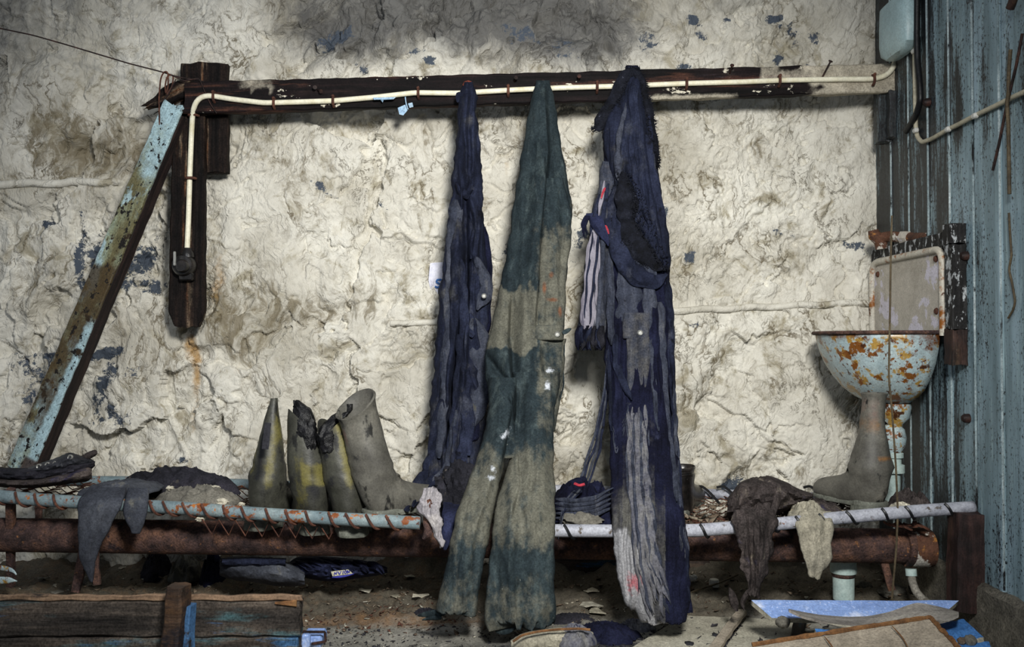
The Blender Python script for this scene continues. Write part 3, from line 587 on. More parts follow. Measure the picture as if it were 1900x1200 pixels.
A, B = P(381, 120, 2.965), P(381, 321, 2.965); m_, L = basis(A, B)
t = thing('backing_block', 'short dark wooden block behind the left end of the coat rail', 'block', (0, 0, 0), m_)
mesh_obj('block_body', plank(L, .153, .036, 40, .0025, 8, .004, None, .008), 'tar_wood', t, local=True, angle=30)
A, B = P(352, 205, 2.935), P(348, 606, 2.935); m_, L = basis(A, B)
t = thing('switch_board', 'long upright dark board with chamfered lower end carrying the black switch', 'board', (0, 0, 0), m_)
mesh_obj('board_body', plank(L, .112, .034, 90, .0022, 9, .006, lambda q: min(1.0, 1.02 - max(0, (q - .93) / .07) * .34) * (.93 + .1 * q), .006), 'tar_wood', t, local=True, angle=30)
# leaning post
A, B = P(322, 196, 2.89), P(36, 872, 2.83); m_, L = basis(A, B, (-.22, -1, 0))
t = thing('leaning_post', 'weathered pale green painted timber leaning diagonally against the left rock wall', 'post', (0, 0, 0), m_)
g = plank(L, .084, .012, 140, .0016, 12, .003, lambda q: .88 + .2 * q, .03); q_ = (g[0][:, 0] + L / 2) / L
if True:
    nq = fbm(q_ * 6, g[0][:, 2] * 12, 3, 4); brn = .75 * sstep(.36, .50, q_ + .08 * nq) * (1 - sstep(.80, .90, q_ + .08 * nq)) + .35 * sstep(.55, .50, q_) * sstep(.42, .46, q_)
    lgt = .75 * (1 - sstep(.10, .36, q_ + .1 * nq)) + .8 * sstep(.006, .03, g[0][:, 2]) * sstep(.55, .62, q_) + .5 * sstep(.84, .9, q_)
    if np.mean(g[0][:, 2] * 0) == 0: pass
mesh_obj('post_body', g, 'old_paint_wood', t, local=True, attrs={'Col': np.clip(np.stack([brn, lgt, .9 * sstep(.95, .97, q_) * (g[0][:, 2] > 0)], -1), 0, 1)}, angle=30)
g = plank(L - .03, .080, .056, 90, .0016, 13, .004, lambda q: .88 + .2 * q, .02); V = np.array(g[0]); V[:, 1] += .034
mesh_obj('bare_back', (V, g[1], g[2]), 'raw_wood', t, local=True, angle=30)['label'] = 'bare dark side of the timber'
# splintered stub at its top
A, B = P(275, 198, 2.93), P(352, 160, 2.925); m_, L = basis(A, B)
t = thing('splintered_stub', 'short splintered dark wood stub at the top of the leaning post', 'wood piece', (0, 0, 0), m_)
mesh_obj('stub_body', plank(L, .055, .028, 24, .005, 15, .004, lambda q: .25 + .8 * min(1, q * 2.2), .03), 'tar_wood', t, local=True, angle=30)
for k, (a, b) in enumerate([((266, 203), (310, 185)), ((285, 212), (320, 190)), ((272, 190), (305, 172))]):
    mesh_obj('splinter', tube([P(*a, 2.925), P(*b, 2.92)], [.001, .004], 5), 'tar_wood', t)
# wires at the stub
wp = [P(x, y, 2.9) for x, y in ((-8, 51), (60, 65), (120, 82), (180, 100), (240, 118), (303, 134), (330, 143), (372, 150), (395, 155))]
solo('fence_wire', 'thin dark wire stretched from the left edge to the wooden block', 'wire', tube(wp, .0022, 6, 60), 'iron', loc=wp[3])
wp = [P(x, y, 2.885) for x, y in ((296, 232), (295, 180), (298, 145), (305, 131), (312, 133), (312, 160), (308, 176), (306, 160), (310, 140), (322, 138), (320, 160), (310, 175))]
t = thing('wire_loop', 'bent rusty wire loops hooked over the splintered stub', 'wire', wp[1])
mesh_obj('wire_strand', tube(wp, .0026, 6, 70, 3), 'rust_wire', t)
mesh_obj('wire_strand', tube([P(x, y, 2.884) for x, y in ((326, 147), (318, 165), (309, 180), (296, 192))], .002, 6, 24), 'iron', t)
mesh_obj('wire_strand', tube([P(x, y, 2.882) for x, y in ((318, 139), (340, 150), (370, 145), (378, 165), (390, 192), (402, 210))], .002, 6, 40), 'iron', t)
# electric cable on the rail, with clips
cp = [(347, 468, 2.905), (350, 400, 2.905), (352, 330, 2.905), (355, 255, 2.905), (357, 215, 2.9), (361, 193, 2.882), (371, 180, 2.88), (388, 177, 2.88), (430, 184, 2.88), (490, 191, 2.88), (560, 189, 2.88), (620, 187, 2.88), (700, 180, 2.88), (770, 172, 2.88), (850, 173, 2.88), (950, 167, 2.88), (1040, 163, 2.882), (1150, 160, 2.884), (1270, 155, 2.886), (1380, 152, 2.888), (1450, 149, 2.89), (1560, 147, 2.89), (1620, 147, 2.89), (1646, 140, 2.89), (1659, 124, 2.89), (1662, 104, 2.905), (1663, 60, 2.93), (1664, -10, 2.94)]
t = thing('rail_cable', 'yellowed white electric cable running along the coat rail down to the black switch', 'cable', P(900, 170, 2.88))
mesh_obj('cable_run', tube([P(*c) for c in cp], .0085, 10, 260, 2), 'cable_white', t)
for px, py in [(396, 179), (508, 191), (618, 187), (776, 172), (943, 168), (1108, 161), (1274, 155), (1447, 149), (1622, 147)]:
    c = P(px, py, 2.876)
    mesh_obj('cable_clip', join(tube([c + (0, .012, -.016), c + (0, -.004, -.011), c + (0, -.006, 0), c + (0, -.004, .011), c + (0, .012, .016)], .0045, 6, 16, 1), blob(c + (0, -.006, .014), (.005, .005, .005), 1)), 'rust_wire', t)
for px, py in [(352, 330), (357, 213)]:
    c = P(px, py, 2.896)
    mesh_obj('cable_clip', join(tube([c + (-.016, .012, 0), c + (-.011, -.002, 0), c + (0, -.003, 0), c + (.011, -.002, 0), c + (.016, .012, 0)], .0045, 6, 16, 1)), 'rust_wire', t)
# rotary switch
c = P(341, 492, 2.895)
t = thing('rotary_switch', 'round black switch at the lower end of the white cable', 'switch', c)
mesh_obj('housing', lathe(c + (0, 0, 0), [(.036, .024), (.038, .01), (.036, -.006), (.030, -.014), (.0, -.015)], 28, 'y'), 'bakelite', t)
mesh_obj('knob', lathe(c + (.004, 0, -.004), [(.020, -.012), (.021, -.026), (.017, -.034), (.006, -.034)], 24, 'y'), 'bakelite', t)
mesh_obj('lever', box(c + (-.016, -.036, .018), (.008, .008, .045), .002), 'metal_button', t)
mesh_obj('cable_gland', lathe(c + (.010, .008, .026), [(.022, 0), (.020, .014), (.014, .024), (.012, .03)], 18), 'bakelite', t)
mesh_obj('lower_bracket', box(c + (.008, .008, -.035), (.045, .028, .028), .004), 'bakelite', t)
# post under the right end of the rail
A, B = P(1633, 172, 2.93), P(1633, 265, 2.93)
t = thing('corner_block', 'grey-green two-piece wooden block below the right end of the rail', 'block', B)
mesh_obj('inner_piece', xf(plank(.168, .045, .05, 20, .002, 3, .004, None, .006), basis(P(1638, 172, 2.95), P(1638, 264, 2.95))[0]), 'boards', t, angle=30)
mesh_obj('outer_piece', xf(plank(.150, .022, .04, 20, .002, 4, .003, None, .006), basis(P(1653, 172, 2.91), P(1653, 255, 2.91))[0]), 'boards', t, angle=30)
# dark door post strip in the corner
# whitewashed conduits on the rock
def conduit(pts, r, lab, name='conduit'):
    w_ = []
    for px, py in pts:
        p = P(px, py, 3.0); yy = float(wall_y(p[0], p[2])); w_.append(P(px, py, yy - r * .15))
    w_ = np.array(w_); w_[:, 1] = np.convolve(np.pad(w_[:, 1], 2, mode='edge'), np.ones(5) / 5, 'valid')
    return solo(name, lab, 'pipe', tube(w_, r, 10, 90, 2), 'rock', loc=w_[len(w_) // 2])
conduit([(-20 + 12 * k, 342 - .25 * k + 1.5 * math.sin(k * .8)) for k in range(21)], .014, 'whitewashed conduit on the rock left of the leaning post')
conduit([(725 + 10 * k, 600 - .3 * k) for k in range(11)], .011, 'short whitewashed conduit on the rock left of the long navy coverall')
conduit([(1240 + 14 * k, 577 - .6 * k + 1.5 * math.sin(k)) for k in range(28)], .012, 'whitewashed conduit on the rock leading to the washbasin')
# paper scraps
def scrap(pts, Y, th=.0015, seed=0):
    a = np.array([P(px, py, Y + .012 * perlin(px * .11, py * .13, seed)) for px, py in pts]); return loft(np.stack([a, a + [0, th, 0]]))
solo('paper_scrap', 'small torn blue-white paper scrap hanging below the rail', 'paper', join(scrap([(738, 200), (752, 194), (756, 205), (748, 214), (741, 212)], 2.87), scrap([(757, 192), (765, 190), (767, 198), (760, 200)], 2.868), tube([P(752, 180, 2.868), P(753, 190, 2.868), P(757, 203, 2.868)], .002, 6, 10)), 'paper_blue', group=None)
solo('paper_scrap', 'pale blue tape scrap stuck on the white cable', 'paper', join(scrap([(692, 181), (735, 180), (730, 184), (712, 185), (710, 190), (706, 185), (694, 185)], 2.868)), 'paper_blue')
pl_ = P(808, 515, 3.0); yy = float(wall_y(pl_[0], pl_[2])) - .012
t = thing('wall_label', 'torn white paper label with blue lettering stuck beside the long navy coverall', 'label', P(808, 515, yy))
mesh_obj('label_paper', scrap([(798, 488), (822, 486), (823, 520), (814, 545), (800, 542), (795, 520)], yy, .001), 'label_white', t)
def stroke(pts, Y, wpx, mat, par, nm='lettering'):
    c = resample(np.array(pts, float), 14, 1); tt = np.gradient(c, axis=0); tt /= np.linalg.norm(tt, axis=1)[:, None]; nn = np.stack([-tt[:, 1], tt[:, 0]], -1) * wpx / 2
    l, r_ = c + nn, c - nn; R = np.stack([P(l[:, 0], l[:, 1], Y), P(r_[:, 0], r_[:, 1], Y), P(r_[:, 0], r_[:, 1], Y + .0008), P(l[:, 0], l[:, 1], Y + .0008)], 1)
    return mesh_obj(nm, loft(R), mat, par)
stroke([(820, 519), (811, 518), (809, 524), (815, 525), (818, 530), (813, 534), (807, 531)], yy - .008, 3.2, 'ink_blue', t)

# ------------------------------------------------------------------ right wall fittings
c = Q(1691, 52, XR - .002)
t = thing('junction_box', 'pale blue junction box with rounded base high on the boarded wall', 'box', c)
prof = [(.036, .088), (.046, .085), (.048, .03), (.048, -.03), (.044, -.06), (.03, -.078), (.006, -.082)]
R = []
for r, hh in prof:
    a = np.linspace(0, 2 * np.pi, 28, endpoint=False); cx = np.sign(np.cos(a)) * np.abs(np.cos(a)) ** .6; sy = np.sign(np.sin(a)) * np.abs(np.sin(a)) ** .6
    R.append(np.stack([c[0] - .03 + cx * r * .72, c[1] + .02 + sy * r * 2.1, np.full(28, c[2] + hh)], -1))
mesh_obj('box_body', loft(np.array(R)), 'box_blue', t)
mesh_obj('mount_plate', box(c + (-.001, .02, .03), (.012, .17, .16)), 'boards', t)
def wallpath(pts, X, r, n_=80): return tube([Q(px, py, X) for px, py in pts], r, 10, n_, 2)
t = thing('wall_cable', 'beige cable clipped down the boarded wall then rising to the right', 'cable', Q(1703, 250, XR - .01))
mesh_obj('cable_run', wallpath([(1697, -12), (1697, 80), (1698, 180), (1699, 235), (1702, 254), (1711, 264), (1730, 257), (1757, 241), (1778, 231), (1810, 214), (1850, 195), (1880, 180), (1925, 160)], XR - .010, .0065, 140), 'cable_beige', t)
for px, py in ((1699, 242), (1696, 95), (1759, 240), (1809, 215)):
    q = Q(px, py, XR - .016); mesh_obj('cable_clip', box(q, (.014, .02, .014), .003), 'white_cap', t)
solo('black_cable', 'thick black cable hanging past the junction box', 'cable', wallpath([(1702, -12), (1701, 60), (1702, 110), (1707, 160), (1708, 185), (1701, 210), (1690, 230), (1681, 244)], XR - .022, .009, 80), 'black_rubber', loc=Q(1702, 100, XR - .022))
t = thing('brown_strap', 'frayed tan strip hanging over the beige cable on the boarded wall', 'strap', Q(1871, 200, XR - .02))
mesh_obj('strap_strip', wallpath([(1875, 92), (1872, 130), (1871, 175), (1868, 190), (1871, 230), (1872, 300), (1873, 360)], XR - .022, .0045, 50), 'stick', t)
solo('dark_stick', 'thin dark stick slanting behind the tan strip', 'stick', wallpath([(1897, 62), (1886, 120), (1874, 170), (1866, 205), (1853, 270), (1842, 316)], XR - .019, .0035, 40), 'iron', loc=Q(1866, 205, XR - .012))
solo('dark_stub', 'short dark wooden stub at the top edge of the boarded wall', 'wood piece', wallpath([(1884, -16), (1880, 0), (1874, 16)], XR - .03, .010, 20), 'brown_wood', loc=Q(1880, 0, XR - .03))
solo('loose_wire', 'thin twisted tan wire hanging on the boarded wall right of the washbasin', 'wire', wallpath([(1872, 395), (1874, 430), (1877, 475), (1872, 500), (1878, 525), (1884, 560), (1880, 575), (1871, 590)], XR - .008, .0028, 50), 'stick', loc=Q(1876, 470, XR - .008))
for k, (px, py) in enumerate(((1722, 190), (1795, 776), (1792, 475))):
    q = Q(px, py, XR - .004); solo('rusty_bolt', ['rusty bolt in the mouldy boards beside the beige cable', 'rusty bolt in the boards below the washbasin bracket', 'rusty bolt in the boards right of the washbasin bracket'][k], 'bolt', lathe(q, [(.0, -.016), (.008, -.014), (.012, -.008), (.013, .004)], 10, 'x'), 'iron')

# ------------------------------------------------------------------ washbasin
zr = .794; yc_, hy = 2.775, .235; xw = 1.197
sink = thing('washbasin', 'pale blue enamel washbasin with heavy rust spots fixed to the boarded wall', 'sink', (xw, yc_, zr))
def drim(s, z, bx=0, n_=44):
    ph = np.linspace(0, np.pi, n_); X_ = xw - bx - .262 * s * np.sin(ph) ** .85; Y_ = yc_ - .01 * (1 - s) - hy * s * np.sign(np.cos(ph)) * np.abs(np.cos(ph)) ** .95
    back = np.linspace(Y_[-1], Y_[0], 14)[1:-1]
    return np.concatenate([np.stack([X_, Y_, np.full(n_, z)], -1), np.stack([np.full(12, xw - bx), back, np.full(12, z)], -1)])
lv = [(0.03, .216), (.18, .215), (.34, .208), (.5, .192), (.65, .166), (.78, .13), (.88, .09), (.945, .05), (.975, .02), (.985, .004)]
out = [drim(s, zr - d, .05 * (1 - s) ** 1.5) for s, d in lv]
inn = [drim(s * .965, zr - d + .006, .05 * (1 - s) ** 1.5 + .004) for s, d in lv][::-1]
g = loft(np.array(out + inn)); rr = g[0]
rim_rust = np.clip(.62 * sstep(zr - .045, zr, rr[:, 2]) * sstep(1.12, .98, rr[:, 0]) + .5 * np.exp(-((rr[:, 1] - 2.545) / .016) ** 2), 0, 1)
mesh_obj('bowl', g, 'enamel', sink, attrs={'Col': np.stack([rim_rust, 0 * rim_rust, 0 * rim_rust], -1)}, angle=0)
rp = drim(1.0, zr)[:44]; rp[:, 0] -= .002
mesh_obj('rim', tube(rp, .0055, 8), 'rust', sink)
# backsplash
hx = xw + .006
bs = [(2.53, zr - .01), (2.53, zr + .205), (2.538, zr + .224), (2.555, zr + .233), (2.99, zr + .236), (3.015, zr + .228), (3.027, zr + .205), (3.027, zr - .01)]
bsr = resample(np.array(bs), 60, 1)
R = [np.stack([np.full(60, x_), bsr[:, 0], bsr[:, 1]], -1) for x_ in (xw + .022, hx)]
mesh_obj('backsplash', loft(np.array(R)), 'enamel_cream', sink, angle=30)
mesh_obj('backsplash_edge', tube(np.stack([np.full(60, hx - .003), bsr[:, 0], bsr[:, 1]], -1), .011, 10), 'enamel_edge', sink)
for (y_, z_) in ((2.575, .208), (2.985, .195), (2.575, .06)):
    mesh_obj('bolt_hole', lathe((hx - .003, y_, zr + z_), [(.0, -.003), (.007, -.003), (.010, .002), (.010, .006)], 12, 'x'), 'rust_wire', sink)
c0 = np.array([1.142, 2.735])
def dtrap(prof, nm, mat, dx=0): mesh_obj(nm, lathe((c0[0] + dx, c0[1], 0), prof, 22), mat, sink)
def zz(py): return float(P(1655, py, 2.735)[2])
dtrap([(.046, zz(748)), (.046, zz(757)), (.040, zz(775)), (.022, zz(786)), (.018, zz(795))], 'drain_cup', 'enamel', .008)
dtrap([(.020, zz(788)), (.034, zz(796)), (.039, zz(812)), (.036, zz(826)), (.026, zz(836)), (.026, zz(842))], 'trap_ball', 'enamel')
dtrap([(.024, zz(838)), (.030, zz(840)), (.030, zz(848)), (.024, zz(849)), (.024, zz(860)), (.033, zz(862)), (.033, zz(876)), (.026, zz(877))], 'trap_nut', 'mint')
mesh_obj('drain_pipe', tube([(c0[0], c0[1], zz(874)), (c0[0], c0[1], zz(900)), (c0[0] - .004, c0[1], zz(925)), (c0[0] - .02, c0[1] + .005, zz(945)), (c0[0] - .03, c0[1] + .01, zz(962))], .021, 14, 24), 'mint', sink)
# bracket timbers
t = thing('basin_bracket', 'black and white weathered upright timber behind the washbasin', 'bracket', Q(1780, 620, 1.20))
g = plank(.31, .085, .045, 30, .003, 30, .004, None, .01)
def upright(nm, mat, y_, z0, z1, wy, x0, x1, seed):
    g = plank(z1 - z0, wy, x1 - x0, 30, .002, seed, .003, None, .006); V = np.asarray(g[0]); mesh_obj(nm, (np.stack([(x0 + x1) / 2 + V[:, 1], y_ + V[:, 2], (z0 + z1) / 2 + V[:, 0]], -1), g[1], g[2]), mat, t, angle=30)
upright('upright_timber', 'char_wood', 2.470, .80, 1.03, .05, 1.187, 1.225, 31)
upright('cross_end', 'char_wood', 2.470, 1.032, 1.085, .05, 1.182, 1.225, 32)
upright('lower_end', 'brown_wood', 2.470, .705, .80, .055, 1.185, 1.225, 33)
# top rail behind the splash
g = plank(.56, .05, .03, 30, .002, 35, .003); V = np.asarray(g[0]); mesh_obj('cross_rail', (np.stack([1.215 + V[:, 1], 2.75 + V[:, 0], zr + .255 + V[:, 2]], -1), g[1], g[2]), 'char_wood', t, angle=30)
# old tap pipe
t = thing('tap_pipe', 'short corroded water pipe stub above the washbasin', 'pipe', P(1670, 440, 2.9))
mesh_obj('pipe_run', tube([P(1628, 443, 2.9), P(1650, 438, 2.88), P(1675, 441, 2.83), P(1700, 441, 2.76), P(1722, 441, 2.68)], .017, 12, 30), 'cap_rust', t)
mesh_obj('elbow', tube([P(1620, 427, 2.9), P(1622, 436, 2.9), P(1634, 446, 2.9), P(1636, 462, 2.9)], [.016, .020, .022, .018], 12), 'cap_rust', t)
mesh_obj('union_nut', tube([P(1676, 441, 2.825), P(1690, 441, 2.79)], .023, 6), 'enamel_cream', t)
solo('hanging_cord', 'thin brown cord hanging in front of the washbasin down to the floor', 'cord', tube([P(x_, y_, 2.40) for x_, y_ in ((1655, 400), (1653, 470), (1651, 600), (1649, 700), (1655, 760), (1662, 860), (1666, 950), (1663, 1020), (1657, 1085), (1655, 1112))], .0028, 6, 90, 3), 'stick', loc=P(1653, 600, 2.4))

# ------------------------------------------------------------------ bench and heating pipe
PR = .047
pipe = thing('heating_pipe', 'large rusty heating pipe running along the foot of the wall under the benches', 'pipe', P(700, 1002, 2.56))
pa_, pb_ = P(-70, 991, 2.58), P(1690, 1013, 2.53)
mesh_obj('pipe_body', tube(np.linspace(pa_, pb_, 160), PR * (1 + .02 * perlin(np.arange(160) * .7, np.zeros(160), 3)), 32), 'rust', pipe, angle=0)
mesh_obj('end_flange', tube([P(1676, 1014, 2.525), P(1689, 1014, 2.525)], PR * 1.12, 32), 'rust', pipe)
mesh_obj('end_cap', tube([P(1688, 1015, 2.525), P(1715, 1016, 2.525), P(1726, 1016, 2.525), P(1731, 1016, 2.525)], [PR * 1.14, PR * 1.14, PR * 1.08, PR * .8], 32), 'cap_rust', pipe)['label'] = 'white painted end cap with rust'
for k, (px, py, px2, py2, w_) in enumerate([(157, 1020, 140, 1098, .026), (176, 1020, 180, 1085, .018), (1640, 1040, 1655, 1095, .02), (72, 935, 72, 1020, .018)]):
    Y_ = 2.52 if k < 3 else 2.66
    mesh_obj('support_leg', xf(plank(np.linalg.norm(P(px, py, Y_) - P(px2, py2, Y_ - .01)), w_, .012, 20, .0015, k, .002), basis(P(px, py, Y_), P(px2, py2, Y_ - .01))[0]), 'rust', pipe)
t = thing('drain_stub', 'short mint painted drain pipe with collar under the rusty pipe', 'pipe', P(1565, 1090, 2.56))
cx = P(1565, 1066, 2.6); zt, zm, zb = [float(P(1565, q, 2.6)[2]) for q in (1040, 1064, 1098)]
mesh_obj('stub_body', lathe((cx[0], cx[1], 0), [(.029, zb - .02), (.0295, zb), (.030, zm - .004)], 24), 'mint', t)
mesh_obj('collar', lathe((cx[0], cx[1], 0), [(.030, zm), (.036, zm + .004), (.037, zm + .012), (.035, zt), (.0, zt + .004)], 24), 'mint', t)
mesh_obj('rust_band', lathe((cx[0], cx[1], 0), [(.0305, zm - .008), (.0325, zm - .004), (.0325, zm + .001), (.0305, zm + .003)], 24), 'rust', t)
t = thing('drain_hose', 'grey hose hanging from the capped end of the rusty pipe', 'hose', P(1700, 1060, 2.5))
mesh_obj('hose_run', tube([P(1691, 1066, 2.5), P(1693, 1080, 2.5), P(1700, 1098, 2.49), P(1712, 1112, 2.47), P(1735, 1126, 2.44)], .011, 10, 30), 'batten', t)
mesh_obj('hose_nut', tube([P(1690, 1055, 2.505), P(1691, 1068, 2.502)], .015, 10), 'mint', t)

def bench(name, label, front, back, r, mat, wraps, seed, wrapmat, meshx):
    t = thing(name, label, 'bench', front[len(front) // 2])
    fr = resample(np.array(front), 120, 3); mesh_obj('front_rail', tube(fr, r, 14), mat, t, angle=0)
    bk = resample(np.array(back), 80, 3); mesh_obj('back_rail', tube(bk, r * .95, 12), mat, t, angle=0)
    rr = random.Random(seed)
    for q in wraps:                                                 # wire bindings wound round the rail
        i0 = int(q * 119); i0 = max(3, min(114, i0)); c = fr[i0]; L_ = .05 + .03 * rr.random()
        a = np.linspace(-.6, 2 * np.pi * .62, 22); pts = np.stack([c[0] + L_ * (a / 6 - .25) , c[1] - (r + .003) * np.cos(a * 1.0 - .4), np.interp(c[0] + L_ * (a / 6 - .25), fr[:, 0], fr[:, 2]) + (r + .003) * np.sin(a * 1.0 - .4) * -1], -1)
        mesh_obj('wire_wrap', join(tube(pts, .0036, 6), blob(pts[-4], (.007, .006, .006), seed + i0, .5, 8, 6)), wrapmat, t)
    # wire mesh seat between the rails
    gs = []; x0, x1 = meshx; cell = .034; nr = 12
    for jrow in range(nr):
        v0 = jrow / nr; xx = np.arange(x0, x1, cell); pts = []
        for k, x_ in enumerate(xx):
            v = min(1, v0 + (1 / nr) * (k % 2)); f = np.array([np.interp(x_, fr[:, 0], fr[:, a]) for a in (1, 2)]); b = np.array([np.interp(x_, bk[:, 0], bk[:, a]) for a in (1, 2)])
            y_, z_ = f * (1 - v) + b * v; z_ += -.022 * math.sin(math.pi * v) + .006 * perlin(x_ * 9, v * 5, seed) + .004 * (k % 2)
            pts.append((x_, y_, z_))
        gs.append(tube(pts, .0019, 4))
    o = mesh_obj('wire_mesh', join(*gs), 'rust_wire', t); o['kind'] = 'stuff'
    return t, fr, bk
f1 = [P(-60, 915, 2.50), P(60, 926, 2.48), P(200, 935, 2.46), P(330, 942, 2.44), P(480, 953, 2.42), P(640, 963, 2.40), P(780, 970, 2.385)]
b1_ = [P(-60, 890, 2.90), P(250, 893, 2.90), P(450, 898, 2.88), P(620, 905, 2.86), P(800, 912, 2.85)]
benchL, fr1, bk1 = bench('wire_bench', 'low bench of rusting blue-grey pipe wound with rusty wire, left of the hanging clothes', f1, b1_, .0175, 'pipe_blue', [.04, .09, .135, .18, .22, .44, .475, .52, .56, .60, .645, .69, .735, .78, .83, .87, .915, .955], 4, 'rust_wire', (-1.55, -.25))
f2 = [P(1000, 984, 2.37), P(1140, 985, 2.372), P(1290, 984, 2.375), P(1420, 974, 2.385), P(1560, 960, 2.40), P(1700, 948, 2.41), P(1806, 941, 2.415)]
b2_ = [P(1000, 908, 2.86), P(1250, 914, 2.84), P(1500, 923, 2.80), P(1700, 926, 2.80)]
benchR, fr2, bk2 = bench('wire_bench', 'low bench of chipped white pipe wound with black wire, below the washbasin', f2, b2_, .0170, 'pipe_white', [.08, .2, .38, .54, .60, .66, .73, .80, .86, .955], 9, 'black_rubber', (.06, 1.16))
# zigzag edge of the mesh and hook
pts = []
for k in range(17): pts.append(P(375 + 15.5 * k + (3 if k % 2 else 0), (963 if k % 2 == 0 else 991) + k * .6, 2.425 if k % 2 == 0 else 2.41))
mesh_obj('mesh_edge', tube(pts, .0026, 5), 'rust_wire', benchL)
mesh_obj('end_hook', ribbon([(788, 955, 14), (796, 970, 20), (797, 985, 18), (786, 1000, 13)], [2.40, 2.375, 2.37, 2.375], .006, 0, 4), 'rust', benchL)
mesh_obj('bench_leg', xf(plank(.32, .02, .02, 12, .001, 2, .002), basis(P(20, 935, 2.52), P(20, 1060, 2.6))[0]), 'rust', benchL)
for px in (1305, 1345, 1505):
    p0 = P(px, 912, 2.82); mesh_obj('tie_wire', tube([p0 + (-.03, -.02, .016), p0 + (-.01, -.02, .022), p0 + (.012, -.03, .004), p0 + (.04, -.06, -.03)], .004, 6, 16), 'black_rubber', benchR)
A, B = P(1795, 950, 2.40), P(1793, 1130, 2.40)
m_, L = basis(A, B); t = thing('corner_post', 'thick dark brown wooden post holding the right bench end', 'post', (0, 0, 0), m_)
mesh_obj('post_body', plank(L, .078, .07, 50, .002, 41, .005, None, .004), 'post_wood', t, local=True, angle=30)
# ------------------------------------------------------------------ hanging clothes
def bands(PY, PX, lst, seed, sx=30, sy=40, amt=18):
    w_ = PY + amt * fbm(PX / sx, PY / sy, 3, seed); o = 0
    for (a, b, s_, k) in lst: o = np.maximum(o, k * sstep(a - s_, a + s_, w_) * (1 - sstep(b - s_, b + s_, w_)))
    return o
def disc(px, py, Y, r, m_=18, t=.004):
    c = P(px, py, Y); return lathe(c, [(r, t), (r, 0), (r * .85, -.0018), (r * .55, -.0005), (r * .5, -.001), (.0, -.001)], m_, 'y')
# --- green coverall
t = thing('coverall', 'dark green muddy coverall hanging between the two navy garments', 'clothing', P(1000, 640, 2.7))
body = Cloth([(149, 997, 1016, 2.862, .010), (156, 991, 1022, 2.858, .018), (185, 985, 1028, 2.85, .026), (250, 973, 1039, 2.84, .032), (320, 962, 1051, 2.82, .036), (370, 954, 1061, 2.80, .038), (400, 951, 1063, 2.79, .04), (440, 945, 1060, 2.78, .042), (500, 934, 1052, 2.76, .045), (560, 922, 1048, 2.74, .05), (620, 908, 1047, 2.71, .052), (670, 898, 1046, 2.68, .052), (700, 902, 1043, 2.655, .052), (740, 910, 1034, 2.62, .052), (790, 903, 1026, 2.57, .052), (830, 896, 1026, 2.53, .05), (850, 890, 1027, 2.51, .048)])
def gattr(px, py):
    mud = np.maximum(bands(py, px, [(535, 655, 8, .85)], 3) * (px < 1000 - .02 * (py - 500)), bands(py, px, [(835, 1015, 40, .8)], 4))
    mud = np.maximum(mud, .5 * sstep(985, 1005, px) * sstep(360, 470, py + 30 * fbm(px / 20, py / 30, 2, 8)) * (1 - sstep(780, 850, py)) + .0)
    mud = np.maximum(mud, .42 * sstep(1040, 1110, py))
    mud = np.clip(mud + .18 * fbm(px / 12, py / 30, 3, 6), 0, 1)
    rs = .75 * (np.exp(-(((px - 1023) / 6) ** 2 + ((py - 510) / 8) ** 2)) + np.exp(-(((px - 1010) / 5) ** 2 + ((py - 535) / 14) ** 2)) + np.exp(-(((px - 1026) / 12) ** 2 + ((py - 556) / 5) ** 2)) + np.exp(-(((px - 1039) / 5) ** 2 + ((py - 578) / 12) ** 2)))
    wt = 1.0 * (np.exp(-(((px - 938 + .5 * (py - 805)) / 6) ** 2 + ((py - 805) / 9) ** 2)) + .8 * np.exp(-(((px - 914) / 6) ** 2 + ((py - 870) / 6) ** 2)) + .8 * np.exp(-(((px - 911) / 8) ** 2 + ((py - 885) / 5) ** 2)) + .9 * np.exp(-(((px - 1016) / 6) ** 2 + ((py - 716) / 8) ** 2)) + .7 * np.exp(-(((px - 1020) / 10) ** 2 + ((py - 688) / 6) ** 2)))
    return mud, np.clip(rs, 0, 1), np.clip(wt, 0, 1)
gf = ((44, 330, .010), (19, 190, .003), (40, 46, .005), (15, 22, .0012))
body.build('torso', 'green_cloth', t, [([(900, 655), (925, 690), (952, 722)], -.02, 8, 8), ([(906, 690), (930, 720), (950, 745)], .012, 10, 10), ([(1010, 175), (1016, 280), (1010, 350), (1002, 430), (998, 520), (990, 600)], .024, 26, 4), ([(1014, 290), (1022, 380), (1030, 440), (1043, 500)], -.016, 4, 14), ([(985, 230), (972, 330), (962, 420)], .010, 18, 8), ([(950, 560), (947, 640), (955, 720), (958, 800)], -.03, 4, 16), ([(945, 640), (947, 700), (955, 760)], .02, 20, 4), ([(930, 540), (925, 620), (915, 680)], .012, 14, 10), ([(1000, 640), (1003, 720), (1010, 820)], .014, 30, 5)], gf, 3, 110, attr=gattr)
legL = Cloth([(700, 906, 962, 2.63, .045), (760, 906, 957, 2.585, .048), (820, 895, 945, 2.525, .048), (870, 878, 934, 2.47, .046), (910, 862, 924, 2.42, .044), (950, 847, 916, 2.365, .042), (1000, 836, 907, 2.335, .04), (1050, 828, 897, 2.325, .04), (1100, 816, 888, 2.32, .04), (1140, 808, 884, 2.315, .04)])
legL.build('trouser_leg', 'green_cloth', t, [([(930, 720), (922, 800), (905, 900), (880, 980), (865, 1060)], .012, 30, 8), ([(955, 720), (940, 800), (925, 880)], .02, 14, 4), ([(890, 860), (862, 960), (850, 1060)], -.010, 6, 14)], gf, 5, 80, (0, 8), gattr)
